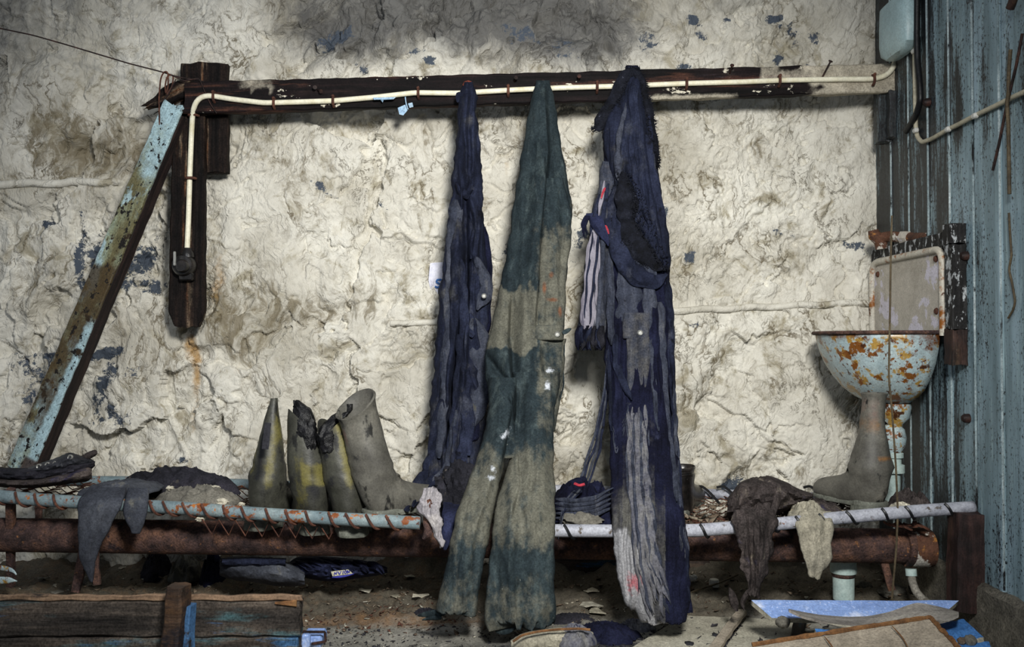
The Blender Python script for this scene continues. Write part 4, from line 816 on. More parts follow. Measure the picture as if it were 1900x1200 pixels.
legR = Cloth([(690, 950, 1040, 2.645, .045), (760, 955, 1031, 2.585, .048), (820, 950, 1026, 2.525, .05), (860, 943, 1028, 2.48, .05), (910, 926, 1030, 2.415, .048), (950, 918, 1031, 2.36, .044), (1000, 912, 1029, 2.33, .042), (1060, 905, 1029, 2.32, .042), (1110, 900, 1031, 2.315, .042), (1150, 897, 1030, 2.31, .042), (1162, 900, 1026, 2.31, .038)])
legR.build('trouser_leg', 'green_cloth', t, [([(968, 720), (962, 800), (968, 900), (950, 970)], -.016, 5, 16), ([(985, 830), (975, 900), (955, 960), (948, 1040)], .012, 20, 8), ([(1005, 760), (1010, 860), (1005, 960)], .010, 26, 10)], gf, 8, 90, (0, 14), gattr)
slv = Cloth([(330, 1003, 1046, 2.775, .02), (400, 1003, 1060, 2.755, .026), (440, 1002, 1060, 2.745, .028), (500, 996, 1053, 2.725, .03), (560, 990, 1049, 2.705, .03), (608, 986, 1046, 2.69, .03)])
sl = slv.build('sleeve', 'green_cloth', t, [([(1012, 380), (1006, 470), (997, 590)], .012, 10, 20), ([(1040, 360), (1046, 430), (1040, 520)], -.010, 5, 14)], ((24, 200, .006), (12, 30, .002)), 13, 60, attr=lambda px, py: (np.clip(gattr(px, py)[0] + .25 * sstep(380, 460, py), 0, 1), gattr(px, py)[1], 0 * px))
cuff = Cloth([(603, 986, 1047, 2.682, .034), (612, 985, 1047, 2.68, .036), (631, 984, 1045, 2.675, .036)])
cf = cuff.build('cuff', 'green_cloth', sl, [([(986, 605), (986, 630)], .004, 20, 60)], ((40, 60, .002),), 14, 60, attr=lambda px, py: (.62 + 0 * px, 0 * px, 0 * px), edge=.5)
mesh_obj('button', disc(1034, 620, 2.642, .0085), 'metal_button', sl)
mesh_obj('button_tab', ribbon([(1044, 618, 9), (1052, 614, 11), (1060, 609, 3)], [2.655, 2.66, 2.665], .003, 0, 3, wob=0), 'green_cloth', sl)
mesh_obj('side_flap', Cloth([(628, 1000, 1049, 2.70, .02), (700, 1010, 1046, 2.665, .02), (760, 1018, 1036, 2.61, .02), (800, 1022, 1029, 2.575, .012)]).build('x', 'green_cloth', t, (), gf, 20, 40, attr=lambda px, py: (.7 + 0 * px, 0 * px, np.clip(gattr(px, py)[2], 0, 1))).data and join(ribbon([(1047, 640, 3), (1044, 720, 3), (1030, 790, 3)], [2.68, 2.65, 2.59], .003, 0, 5)), 'green_cloth', t)
bpy.data.objects['x'].name = 'back_panel'
for k, (a, b, w_) in enumerate([((828, 1138), (775, 1142), 16), ((820, 1146), (783, 1150), 9)]):
    mesh_obj('torn_hem', ribbon([(a[0], a[1], w_), ((a[0] + b[0]) / 2, b[1] - 4, w_ * .9), (b[0], b[1], w_ * .4)], [2.31, 2.33, 2.35], .004, 0, 20 + k), 'green_cloth', t)
mesh_obj('torn_hem', ribbon([(915, 1150, 30), (935, 1165, 30), (955, 1155, 24), (1000, 1140, 20)], [2.30, 2.295, 2.295, 2.29], .004, 0, 25), 'green_cloth', t)
# --- navy coverall (left)
t = thing('coverall', 'long crumpled navy blue coverall hanging furthest left on the rail', 'clothing', P(860, 640, 2.85))
nb_ = Cloth([(152, 862, 877, 2.855, .01), (160, 857, 881, 2.853, .018), (185, 851, 884, 2.85, .024), (215, 850, 886, 2.85, .026), (260, 846, 889, 2.85, .03), (300, 843, 893, 2.85, .032), (340, 838, 896, 2.85, .034), (400, 832, 897, 2.85, .034), (440, 828, 899, 2.85, .036), (470, 824, 902, 2.85, .038), (520, 818, 906, 2.845, .04), (560, 814, 909, 2.84, .042), (620, 810, 905, 2.835, .044), (680, 804, 905, 2.825, .046), (740, 799, 905, 2.81, .05), (800, 796, 902, 2.79, .05), (850, 792, 890, 2.76, .05), (885, 780, 885, 2.72, .05), (905, 775, 880, 2.69, .05)])
def nattr(px, py):
    d = .40 * np.exp(-(((px - 885) / 18) ** 2 + ((py - 750) / 26) ** 2)) + .36 * np.exp(-(((px - 830) / 16) ** 2 + ((py - 545) / 18) ** 2)) + .34 * np.exp(-(((px - 868) / 12) ** 2 + ((py - 225) / 14) ** 2)) + .3 * np.exp(-(((px - 850) / 16) ** 2 + ((py - 420) / 30) ** 2)) + .2 * sstep(600, 900, py) + .14
    return np.clip(d + .1 * fbm(px / 20, py / 60, 3, 5), 0, 1), 0 * px, .35 * np.exp(-(((px - 868) / 20) ** 2 + ((py - 330) / 30) ** 2))
nb_.build('torso', 'navy', t, [([(868, 165), (862, 240), (866, 330), (862, 370)], .02, 12, 5), ([(875, 230), (880, 300), (874, 330)], .016, 5, 10), ([(864, 370), (866, 450), (866, 560), (850, 650), (838, 760), (815, 850)], -.03, 7, 5), ([(848, 400), (844, 520), (836, 640), (822, 760)], .016, 12, 9), ([(878, 370), (886, 430), (876, 480)], .02, 8, 12), ([(832, 560), (826, 660), (815, 780)], -.018, 4, 8), ([(870, 580), (862, 680), (850, 780), (842, 860)], .018, 12, 5), ([(885, 600), (886, 700), (880, 790)], .014, 16, 8)], ((24, 140, .016), (11, 90, .006), (26, 34, .006)), 23, 110, (3, 10), nattr, 4)
nf = nb_.front
mesh_obj('collar_fold', ribbon([(858, 175, 22), (851, 183, 18), (848, 190, 5)], nf, .008, .010, 1), 'navy', t)
for k, (pth, off, mt, th) in enumerate([
        ([(866, 180, 20), (864, 240, 22), (868, 300, 18), (880, 345, 8)], .010, 'navy', .009), ([(882, 230, 12), (880, 280, 16), (872, 318, 18), (862, 345, 14), (850, 352, 8)], .014, 'navy', .009), ([(846, 340, 10), (856, 352, 16), (868, 366, 18), (878, 352, 10)], .016, 'navy', .010),
        ([(846, 370, 24), (843, 450, 26), (838, 560, 28), (832, 640, 22), (824, 740, 18), (812, 850, 16)], .012, 'navy_slate', .008), ([(878, 380, 20), (886, 420, 18), (879, 450, 16), (874, 480, 10)], .016, 'navy', .010),
        ([(878, 470, 8), (894, 500, 22), (903, 535, 24), (898, 555, 22), (886, 575, 10)], .022, 'navy_slate', .007), ([(856, 480, 10), (862, 560, 16), (858, 640, 16), (846, 720, 14), (840, 800, 14), (836, 870, 18)], .018, 'navy', .008),
        ([(850, 620, 14), (858, 680, 20), (862, 740, 26), (870, 800, 26), (868, 845, 14)], .024, 'navy', .008), ([(878, 590, 30), (890, 640, 40), (894, 700, 44), (888, 750, 40), (880, 790, 20)], .020, 'navy_slate', .010),
        ([(872, 580, 8), (880, 610, 14), (873, 625, 20)], .026, 'navy', .006), ([(898, 420, 8), (904, 470, 16), (907, 520, 12), (904, 600, 14), (896, 650, 8)], -.01, 'navy_deep', .012),
        ([(884, 780, 20), (882, 808, 26), (874, 818, 14)], .012, 'navy_deep', .016), ([(820, 740, 16), (806, 800, 20), (802, 850, 20), (790, 880, 22)], .012, 'navy', .01), ([(845, 760, 14), (840, 830, 18), (826, 880, 20), (800, 900, 22)], .02, 'navy_slate', .01), ([(862, 790, 14), (856, 850, 22), (862, 888, 16)], .02, 'navy', .01)]):
    mesh_obj('cloth_fold', ribbon(pth, nf, th, off, 30 + k, crumple=.6), mt, t)
mesh_obj('button', disc(898, 549, 2.762, .008), 'metal_button', t)
bl_ = [([(800, 872, 18), (780, 892, 22), (762, 915, 24), (752, 940, 20), (760, 948, 14)], [2.70, 2.64, 2.56, 2.48, 2.46]), ([(812, 880, 22), (790, 905, 18), (772, 925, 14), (765, 940, 12)], [2.68, 2.6, 2.52, 2.46]), ([(830, 880, 26), (810, 905, 22), (790, 915, 16)], [2.66, 2.58, 2.52])]
for k, (p_, y_) in enumerate(bl_): mesh_obj('torn_strip', ribbon(p_, y_, .009, 0, 60 + k, crumple=.7), 'navy', t)
mesh_obj('lower_strip', ribbon([(846, 900, 30), (838, 950, 34), (830, 990, 26), (824, 1020, 16)], [2.55, 2.42, 2.39, 2.38], .01, 0, 65, crumple=.6), 'cloth_blue', t)
solo('rag_lump', 'black crumbling lump of rotten cloth between the navy and the green coverall', 'rag', blob(P(852, 912, 2.50), (.062, .05, .075), 5, .35, 40, 30, 3.0), 'cloth_dark')
t = thing('tattered_scrap', 'whitish grey torn scrap hanging off the left bench end', 'rag', P(802, 960, 2.37))
ts = Cloth([(904, 790, 812, 2.42, .008), (915, 778, 821, 2.40, .010), (930, 776, 822, 2.385, .010), (950, 781, 818, 2.375, .010), (970, 793, 820, 2.37, .009), (990, 805, 823, 2.365, .008), (1006, 813, 824, 2.365, .006), (1016, 819, 824, 2.365, .004)])
ts.build('cloth_body', 'cloth_tatter', t, (), ((16, 26, .007), (7, 9, .003)), 91, 50, (6, 6), None, 9)
mesh_obj('rust_stain_hole', blob(P(797, 934, 2.372), (.008, .006, .011), 6, .4, 14, 9), 'rust_wire', t)
# --- navy winter coverall with pile lined hood (right)
t = thing('winter_coverall', 'navy padded winter coverall with furry hood trim hanging furthest right', 'clothing', P(1190, 640, 2.75))
wc = Cloth([(122, 1164, 1184, 2.85, .012), (135, 1158, 1190, 2.845, .022), (165, 1148, 1198, 2.84, .034), (200, 1136, 1206, 2.835, .04), (240, 1124, 1212, 2.83, .044), (290, 1120, 1219, 2.825, .046), (330, 1120, 1224, 2.82, .048), (380, 1120, 1230, 2.815, .05), (430, 1120, 1238, 2.81, .052), (480, 1121, 1243, 2.80, .054), (540, 1121, 1244, 2.79, .055), (600, 1120, 1246, 2.775, .056), (660, 1122, 1250, 2.75, .056), (720, 1126, 1252, 2.71, .056), (780, 1130, 1256, 2.66, .054), (840, 1132, 1260, 2.58, .052), (890, 1133, 1264, 2.49, .05), (940, 1135, 1270, 2.39, .046), (1000, 1138, 1275, 2.35, .042), (1060, 1142, 1279, 2.335, .04), (1110, 1155, 1281, 2.325, .038), (1140, 1175, 1280, 2.32, .034), (1156, 1195, 1268, 2.32, .03)])
def wattr(px, py):
    d = .5 * sstep(860, 960, py + 30 * fbm(px / 20, py / 60, 2, 3)) * (px < 1235) + .25 * sstep(700, 800, py) * (px > 1155) * (px < 1215)
    pal = .95 * sstep(960, 1010, py + 14 * fbm(px / 10, py / 20, 2, 5)) * (px < 1200 + .1 * (py - 1000))
    pk = .62 * sstep(1054, 1070, py + 8 * fbm(px / 8, py / 8, 2, 4)) * (1 - sstep(1088, 1108, py + 10 * fbm(px / 7, py / 9, 2, 14))) * sstep(1156, 1172, px + 6 * fbm(px / 9, py / 6, 2, 24)) * sstep(1198, 1188, px) 
    return np.clip(d, 0, 1), np.clip(pal, 0, 1), np.clip(pk, 0, 1)
wc.build('body', 'navy_deep', t, [([(1170, 140), (1172, 260), (1190, 360), (1225, 480)], .016, 16, 6), ([(1150, 560), (1146, 700), (1150, 850)], .014, 12, 6), ([(1215, 560), (1225, 700), (1240, 850)], .016, 14, 8)], ((20, 220, .008), (9, 80, .004)), 43, 110, (2, 8), wattr, 3)
wf = wc.front
hood = Cloth([(124, 1166, 1184, 2.832, .012), (160, 1157, 1198, 2.818, .03), (200, 1136, 1208, 2.805, .04), (240, 1118, 1212, 2.795, .046), (262, 1118, 1214, 2.793, .046), (300, 1126, 1218, 2.79, .048), (350, 1140, 1224, 2.785, .05), (400, 1165, 1230, 2.78, .05), (450, 1195, 1236, 2.775, .046), (485, 1215, 1243, 2.77, .036), (500, 1225, 1242, 2.77, .026)])
hood.build('hood', 'navy', t, [([(1172, 150), (1166, 230), (1150, 300)], .014, 8, 12), ([(1180, 160), (1192, 260), (1208, 360), (1230, 460)], .018, 10, 8), ([(1195, 180), (1204, 260), (1214, 340)], -.014, 5, 7), ([(1140, 270), (1150, 310), (1165, 360)], -.012, 6, 10)], ((14, 120, .007), (7, 50, .003)), 45, 90, (2, 4), lambda px, py: (.36 * np.exp(-(((px - 1150) / 18) ** 2 + ((py - 290) / 25) ** 2)) + .1, 0 * px, 0 * px), 2)
hf = hood.front
# fur trim: short spikes along the hood edge
def fur(lines, n_, ln, seed, spread=7):
    r = np.random.RandomState(seed); Vs = []; Ts = []
    for pts, Yf in lines:
        c = resample(np.array(pts, float), n_)
        for k in range(n_):
            px = c[k, 0] + r.randn() * spread * c[k, 2] / 10; px = c[k, 0] + np.clip(r.randn(), -1.6, 1.6) * spread * c[k, 2] / 20; py = c[k, 1] + r.randn() * 2; Y_ = (Yf(px, py) if callable(Yf) else Yf) + .004
            b = P(px, py, Y_); d = np.array([r.randn() * .7 + c[k, 3], -abs(r.randn()) * .8 - .2, r.randn() * .6 - .1]); d = d / np.linalg.norm(d) * ln * (.5 + r.rand())
            s_ = np.cross(d, [0, 1, .3]); s_ = s_ / np.linalg.norm(s_) * .0018; u_ = np.cross(d, s_); u_ = u_ / np.linalg.norm(u_) * .0018
            n0 = len(Vs) * 4; Vs.append(np.stack([b + s_, b - s_ * .5 + u_, b - s_ * .5 - u_, b + d])); Ts += [(n0, n0 + 1, n0 + 3), (n0 + 1, n0 + 2, n0 + 3), (n0 + 2, n0, n0 + 3)]
    return np.concatenate(Vs), np.zeros((0, 4)), np.array(Ts)
trimL = [(1175, 128, 24), (1160, 150, 32), (1147, 180, 32), (1132, 208, 30), (1117, 230, 30), (1106, 242, 24)]
trimR = [(1174, 126, 20), (1190, 150, 18), (1199, 190, 18), (1208, 230, 16), (1214, 270, 14), (1220, 310, 10)]
for nm, pt, s_ in (('fur_trim', trimL, -1), ('fur_trim', trimR, 1)):
    mesh_obj(nm, ribbon(pt, lambda a, b: wf(a, b) , .012, .022, 80), 'fur', t)
fu = mesh_obj('fur_pile', fur([([(a, b, w_, -.5) for a, b, w_ in trimL], lambda a, b: wf(a, b) - .03), ([(a, b, w_, .5) for a, b, w_ in trimR], lambda a, b: wf(a, b) - .03)], 1500, .010, 3, 6), 'fur', t, smooth=False); fu['kind'] = 'stuff'
opening = [(1156, 318, 14), (1163, 370, 44), (1174, 420, 54), (1193, 462, 52), (1214, 490, 36), (1230, 500, 14)]
mesh_obj('pile_lining', ribbon(opening, lambda a, b: np.minimum(hf(a, b), wf(a, b)), .010, .014, 82, 14), 'fur', t)
fu = mesh_obj('lining_pile', fur([([(a, b, w_, 0) for a, b, w_ in opening], lambda a, b: np.minimum(hf(a, b), wf(a, b)) - .022), ([(1166, 190, 14, 0), (1184, 240, 18, 0), (1198, 300, 14, 0)], lambda a, b: hf(a, b) - .004)], 1200, .006, 5, 9), 'fur', t, smooth=False); fu['kind'] = 'stuff'
mesh_obj('hood_pile_edge', ribbon([(1172, 175, 10), (1180, 215, 20), (1190, 260, 20), (1199, 300, 16), (1206, 335, 8)], hf, .006, .004, 83, 12, 2), 'fur', t)
for k, (pth, mt) in enumerate([([(1162, 190, 8), (1152, 250, 14), (1146, 300, 16), (1150, 340, 10)], 'navy_slate'), ([(1170, 220, 8), (1172, 290, 12), (1186, 360, 14), (1206, 420, 10)], 'navy'), ([(1206, 270, 8), (1214, 330, 12), (1224, 390, 12), (1230, 440, 8)], 'navy_slate')]):
    mesh_obj('hood_fold', ribbon(pth, hf, .006, .008, 400 + k, crumple=.6), mt, t)
# sleeve with pale striped lining
sv = Cloth([(300, 1118, 1146, 2.80, .02), (345, 1108, 1146, 2.79, .028), (400, 1100, 1140, 2.785, .034), (430, 1094, 1136, 2.78, .036), (500, 1084, 1132, 2.775, .038), (560, 1078, 1128, 2.77, .04), (615, 1070, 1124, 2.765, .04)])
sv_ = sv.build('sleeve', 'navy_slate', t, (), ((12, 140, .008), (6, 60, .003)), 51, 60, (2, 6), lambda px, py: (.3 + 0 * px, 0 * px, 0 * px), 3); sf = sv.front
mesh_obj('sleeve_lining', ribbon([(1108, 412, 20), (1102, 470, 30), (1098, 530, 32), (1093, 580, 30), (1090, 615, 24)], sf, .006, .006, 84, 14, 2), 'lining', sv_)['label'] = 'pale grey-violet striped lining'
for k, (pth, mt) in enumerate([([(1112, 420, 5), (1104, 500, 5), (1094, 600, 4)], 'navy'), ([(1120, 420, 8), (1117, 500, 8), (1108, 610, 9)], 'navy_slate'), ([(1100, 430, 4), (1092, 500, 4), (1084, 590, 4)], 'navy'), ([(1130, 340, 8), (1122, 380, 10), (1116, 420, 10)], 'navy'), ([(1112, 360, 9), (1104, 400, 9), (1095, 440, 7)], 'navy')]):
    mesh_obj('sleeve_strip', ribbon(pth, sf, .004, .016, 86 + k, wob=3), mt, sv_)
mesh_obj('sleeve_tear', ribbon([(1122, 335, 5), (1116, 370, 7), (1110, 400, 4)], sf, .002, .020, 92), 'lining', sv_)
mesh_obj('sleeve_tear', ribbon([(1124, 348, 4), (1119, 358, 4), (1116, 368, 3)], sf, .002, .028, 93), 'red', sv_)
mesh_obj('sleeve_tear', ribbon([(1124, 418, 4), (1128, 426, 5), (1130, 434, 3)], sf, .002, .028, 93), 'red', sv_)
mesh_obj('cuff_strap', ribbon([(1086, 398, 16), (1100, 404, 26), (1112, 420, 24), (1124, 440, 14), (1130, 456, 8)], sf, .007, .024, 94, crumple=.7), 'cloth_blue', sv_)
for k in range(9):
    r = random.Random(k); x_ = 1072 + k * 5.5
    mesh_obj('cuff_bunch', ribbon([(x_ + 4, 604, 12), (x_ + r.uniform(-5, 5), 622, 16), (x_ - 2 + r.uniform(-6, 6), 638, 14), (x_ + r.uniform(-4, 8), 650, 6)], lambda a, b: 2.725 + 0 * a, .010, .004 * (k % 3), 100 + k, crumple=.9), ['navy_deep', 'navy', 'cloth_dark'][k % 3], sv_)
for k in range(7):
    r = random.Random(40 + k); x_ = 1086 + k * 8
    mesh_obj('frayed_end', ribbon([(1088 + r.uniform(-3, 6), 400, 6), (1083 + r.uniform(-4, 3), 408 + 3 * k, 5), (1085 + r.uniform(-5, 4), 420 + 4 * k, 2)], lambda a, b: 2.74 + 0 * a, .003, 0, 120 + k), 'navy_deep', sv_)
# lapel, front panels and strips
W = [([(1146, 335, 10), (1134, 400, 30), (1142, 450, 32), (1160, 492, 32), (1188, 516, 34), (1218, 524, 28), (1238, 508, 12)], .020, 'navy', .010), ([(1196, 250, 22), (1209, 330, 24), (1221, 400, 26), (1231, 460, 26), (1239, 496, 16)], .030, 'navy', .010), ([(1140, 330, 10), (1130, 400, 20), (1128, 460, 18), (1132, 540, 16), (1136, 640, 14)], .012, 'navy_slate', .007),
     ([(1170, 470, 40), (1167, 540, 48), (1164, 600, 46)], .004, 'navy_slate', .008), ([(1204, 480, 30), (1206, 600, 22), (1214, 700, 16), (1222, 800, 10)], .010, 'navy_slate', .008), ([(1238, 520, 18), (1244, 620, 16), (1248, 720, 14), (1250, 760, 10)], .0, 'navy', .016),
     ([(1142, 620, 14), (1146, 680, 16), (1160, 720, 14), (1172, 742, 8)], .016, 'navy', .007), ([(1130, 640, 10), (1133, 720, 10), (1134, 800, 8)], .006, 'navy', .006), ([(1224, 560, 20), (1228, 660, 18), (1236, 760, 14), (1250, 860, 10), (1256, 930, 8)], .012, 'navy_slate', .006)]
for k, (pth, off, mt, th) in enumerate(W): mesh_obj('front_panel', ribbon(pth, lambda a, b: np.minimum(wf(a, b), np.where(np.asarray(b) < 480, hf(a, np.minimum(b, 500)) + .02, 9)), th, off, 140 + k, 16, 2, .5), mt, t)
pk = Cloth([(580, 1158, 1206, 2.712, .012), (600, 1155, 1206, 2.708, .014), (628, 1156, 1204, 2.702, .014)])
pk_ = pk.build('pocket_flap', 'navy_slate', t, (), ((30, 40, .003),), 61, 50, edge=1, attr=lambda px, py: (.35 + 0 * px, 0 * px, 0 * px))
mesh_obj('button', disc(1188, 617, 2.686, .0085), 'metal_button', pk_)
mesh_obj('leg_pocket', Cloth([(625, 1162, 1206, 2.70, .014), (690, 1163, 1207, 2.675, .014), (752, 1164, 1207, 2.645, .012)]).build('y', 'navy_slate', t, [([(1180, 640), (1178, 740)], -.006, 5, 12)], ((20, 120, .004),), 62, 50, attr=lambda px, py: (.42 + 0 * px, 0 * px, 0 * px)).data and ribbon([(1163, 748, 5), (1185, 752, 6), (1207, 748, 5)], [2.63, 2.63, 2.63], .004, 0, 63), 'navy_slate', t)
bpy.data.objects['y'].name = 'leg_pocket_bag'
rS = random.Random(11)
for k in range(22):                                                # dusty strands down the trouser front
    x0 = 1163 + 42 * rS.random(); x1 = 1172 + 46 * (x0 - 1163) / 42 + rS.uniform(-4, 4); x2 = 1195 + 60 * (x0 - 1163) / 42 + rS.uniform(-5, 5); w_ = rS.uniform(4, 9); e = rS.uniform(1080, 1152)
    y0 = rS.uniform(750, 800)
    pth = [(x0, y0, w_), (x0 + 1, 880, w_), ((x0 + x1) / 2 + 4, 960, w_), (x1 + 6, 1040, w_ * 1.1), (x1 * .5 + x2 * .5 + 4, e - 20, w_), (x2 - 4 , e, w_ * .6)]
    o = mesh_obj('cloth_strand', ribbon(pth, wf, .0035, .006 + .006 * rS.random(), 200 + k, 8, 4, .4), ['navy_slate', 'navy_dust', 'navy_dust'][k % 3] if 'navy_dust' in M else 'navy_slate', t)
for k in range(8):                                                 # strips hanging down the right side
    x0 = rS.uniform(1244, 1254); pth = [(x0, rS.uniform(620, 780), 4), (x0 + 6, 850, 6), (x0 + 10, 930, 7), (1262 + rS.uniform(-6, 14), 1020, 7), (1266 + rS.uniform(-12, 14), rS.uniform(1060, 1135), 4)]
    mesh_obj('side_strip', ribbon(pth, lambda a, b: np.interp(b, [600, 850, 930, 1000, 1150], [2.70, 2.55, 2.385, 2.33, 2.31]), .004, .004 * (k % 3), 230 + k, 8, 5), ['navy', 'navy_slate'][k % 2], t)
for k in range(4):                                                 # strings from the sleeve to the bench
    o_ = k * 3.2; pth = [(1128 + o_ * .4, 650, 4), (1118 + o_, 740, 4), (1098 + o_ * 1.6, 830, 5), (1072 + o_ * 2, 900, 4), (1045 + o_, 935, 4), (1036 + o_ * .6, 1000 - 14 * k, 3)]
    mesh_obj('hanging_string', ribbon(pth, [2.72, 2.70, 2.66, 2.55, 2.42, 2.36], .0025, 0, 250 + k, 8, 3), ['navy_slate', 'navy', 'cloth_grey', 'navy'][k], t)
for k in range(6):
    mesh_obj('side_thread', ribbon([(1138, 770 + 7 * k, 2), (1148 - k, 800 + 9 * k, 2), (1160, 775 + 4 * k, 2)], wf, .001, .012, 260 + k), 'navy_slate', t)
t = thing('navy_rag', 'heap of navy cloth on the bench between the green coverall and the winter coverall', 'rag', P(1084, 958, 2.55))
mesh_obj('cloth_heap', heap(P(1084, 958, 2.55), .105, .16, .075, 9, .5), 'navy_deep', t)
for k in range(5): mesh_obj('frayed_strand', ribbon([(1030, 925 + 9 * k, 8), (1065, 930 + 8 * k, 10), (1100, 925 + 8 * k, 9), (1138, 905 + 9 * k, 6)], [2.42, 2.385, 2.39, 2.42], .004, .0, 270 + k), 'navy_slate', t)
mesh_obj('thread', tube([P(1066, 897, 2.45), P(1075, 901, 2.44), P(1085, 898, 2.44)], .004, 6, 10), 'red', t)
solo('grey_pad', 'flat grey crusted pad on the white rail between the two right garments', 'debris', blob(P(1080, 962, 2.40), (.055, .03, .022), 4, .3, 26, 14), 'stone')
# ------------------------------------------------------------------ boots
def boot(name, label, cat, base, mat, H=.33, yaw=0, lean=(0, 0), wid=1.0, prof=None, foot=1.0, cut=None, squash=None, stains=None, seed=0, sole='sole', ring=True, group=None):
    """base: world point under the heel; yaw turns the toe (0 = away from the camera)"""
    t = thing(name, label, cat, base)
    secs = [(.30, 1.0), (.24, .97), (.18, .90), (.125, .83)]
    prof = prof or [1.0, .97, .92, .86]
    m_ = 32; a = np.linspace(0, 2 * np.pi, m_, endpoint=False)
    def ring_(y, z, ang, ax_, bx): return np.stack([ax_ * np.cos(a), y + bx * np.sin(a) * math.cos(ang), z + bx * np.sin(a) * math.sin(ang)], -1)
    zt = H; R = []
    zs_ = np.linspace(zt, .125, 16); pw = [np.interp(z, np.linspace(.125, zt, len(prof)), prof[::-1]) for z in zs_]
    for z in np.linspace(zt - .16, zt, 6): 
        w_ = np.interp(z, np.linspace(.125, zt, len(prof)), prof[::-1]); R.append(ring_(.0, z, 0, .049 * w_, .053 * w_))
    R.append(ring_(.0, zt + .003, 0, .053 * pw[0], .057 * pw[0]))
    for z, w_ in zip(zs_, pw):
        rim = .004 if ring and z > zt - .012 else 0
        R.append(ring_(.0, z, 0, .053 * w_ + rim, .057 * w_ + rim))
    for y, z, ang, ax_, bx in [(.004, .10, .12, .043, .058), (.012, .082, .40, .042, .068), (.022, .068, .75, .043, .075), (.045, .058, 1.05, .043, .062), (.08, .052, 1.3, .044, .05), (.12, .047, 1.45, .047, .042), (.16, .044, 1.52, .050, .037), (.195, .042, 1.55, .048, .033), (.222, .041, 1.57, .038, .027), (.24, .040, 1.57, .022, .016)]:
        R.append(ring_(y * foot, z, ang, ax_, bx))
    R = np.array(R)
    if cut is not None:                                            # slanted or torn top edge
        top = cut(a); k0 = 23
        for k in range(k0): R[k, :, 2] = np.where(R[k, :, 2] > .15, .15 + (R[k, :, 2] - .15) * (top - .15) / (zt - .15), R[k, :, 2])
    if squash: R[..., 1] = np.where(R[..., 2] > .13, R[..., 1] * np.interp(R[..., 2], [.13, zt], [1, squash]), R[..., 1])
    # wrinkles round the ankle
    wr_ = .004 * ridge(R[..., 2] * 38 + R[..., 0] * 6, R[..., 0] * 8 + R[..., 1] * 6, 2, seed) * np.exp(-((R[..., 2] - .13) / .06) ** 2) + .003 * fbm(R[..., 0] * 22 + 3, R[..., 2] * 14 + R[..., 1] * 9, 2, seed + 4)
    cen = np.array([0, .0, 0]); d = R - cen; d[..., 2] = 0; ln = np.linalg.norm(d, axis=-1, keepdims=True) + 1e-6
    R = R + d / ln * wr_[..., None]
    R[..., 0] *= wid
    def place(V):
        V = np.array(V, float); zz_ = np.maximum(V[..., 2], 0)
        c_, s_ = math.cos(yaw), math.sin(yaw); x, y_ = V[..., 0] * c_ + V[..., 1] * s_, -V[..., 0] * s_ + V[..., 1] * c_
        return np.stack([x + lean[0] * zz_, y_ + lean[1] * zz_, V[..., 2]], -1) + np.asarray(base)
    g = loft(R); at = None
    if stains is not None:
        v = g[0]; at = {'Col': np.clip(np.stack(stains(v[:, 0], v[:, 1], v[:, 2]), -1), 0, 1)}
    mesh_obj('boot_body', (place(g[0]), g[1], g[2]), mat, t, attrs=at, angle=60)
    # sole and heel
    yy_ = np.array([-.058, -.05, -.03, 0, .05, .09, .13, .17, .205, .23, .245]) ; hw_ = np.array([.012, .030, .038, .040, .036, .037, .043, .047, .044, .033, .012])
    o_ = np.concatenate([np.stack([hw_, yy_ * foot], -1), np.stack([-hw_[::-1], yy_[::-1] * foot], -1)]); o_[:, 0] *= wid
    def slab(o2, z0, z1): return loft(np.array([np.c_[o2 * .97, np.full(len(o2), z0)], np.c_[o2, np.full(len(o2), z0 + .003)], np.c_[o2, np.full(len(o2), z1)], np.c_[o2 * .95, np.full(len(o2), z1 + .006)]]))
    s_ = slab(o_, .014, .026); h_ = o_.copy(); h_[:, 1] = np.clip(h_[:, 1], -1, .02); h_ = slab(h_ * 1.02, 0, .014)
    so = mesh_obj('sole', (place(s_[0]), s_[1], s_[2]), sole, t); mesh_obj('heel', (place(h_[0]), h_[1], h_[2]), sole, so)
    b_ = loft(np.array([ring_(.0, zt * .46 + d_, .08, .0475 * wid + r_, .0505 + r_) for d_, r_ in ((0, -.002), (.002, .0012), (.005, .0012), (.007, -.002))]), (False, False))
    return t, place
def st1(x, y, z): return .7 * np.exp(-((x - .028) / .012) ** 2) * (z > .12) + .5 * np.exp(-((x + .026) / .01) ** 2) * (z > .15), 0 * x, .75 * np.exp(-((x) / .012) ** 2) * (z > .13) * (z < .28)
t1, pl1 = boot('rubber_boot', 'olive rubber boot with pointed collapsed top, leftmost on the bench', 'boot', P(490, 978, 2.52), 'boot', .352, .35, (.06, .02), 1.0, [.26, .40, .55, .68, .82, .92], cut=lambda a: .352 - .02 * (np.cos(a) < -.3), squash=.8, stains=st1, seed=1, ring=False)
mesh_obj('patch_strip', xf(plank(.07, .018, .003, 10, .001, 3, .001), basis(P(497, 785, 2.435), P(492, 832, 2.43))[0]), 'litter_dark', t1)
def st2(x, y, z): return .85 * sstep(.12, .14, z) * sstep(.20, .18, z) * (x > -.03) + .4 * sstep(.24, .2, z) * (np.abs(x + .03) < .012), 0 * x, .6 * np.exp(-((x - .002) / .012) ** 2) * (z > .11) + .35 * (z < .13)
t2, pl2 = boot('rubber_boot', 'rubber boot with yellow band and black liner standing up, second from the left', 'boot', P(582, 986, 2.50), 'boot', .30, -.35, (-.09, .04), 1.05, [.82, .90, .95, .97, .96], cut=lambda a: .285 - .075 * (np.cos(a - .2)) * .9 - .02, stains=st2, seed=2, ring=False)
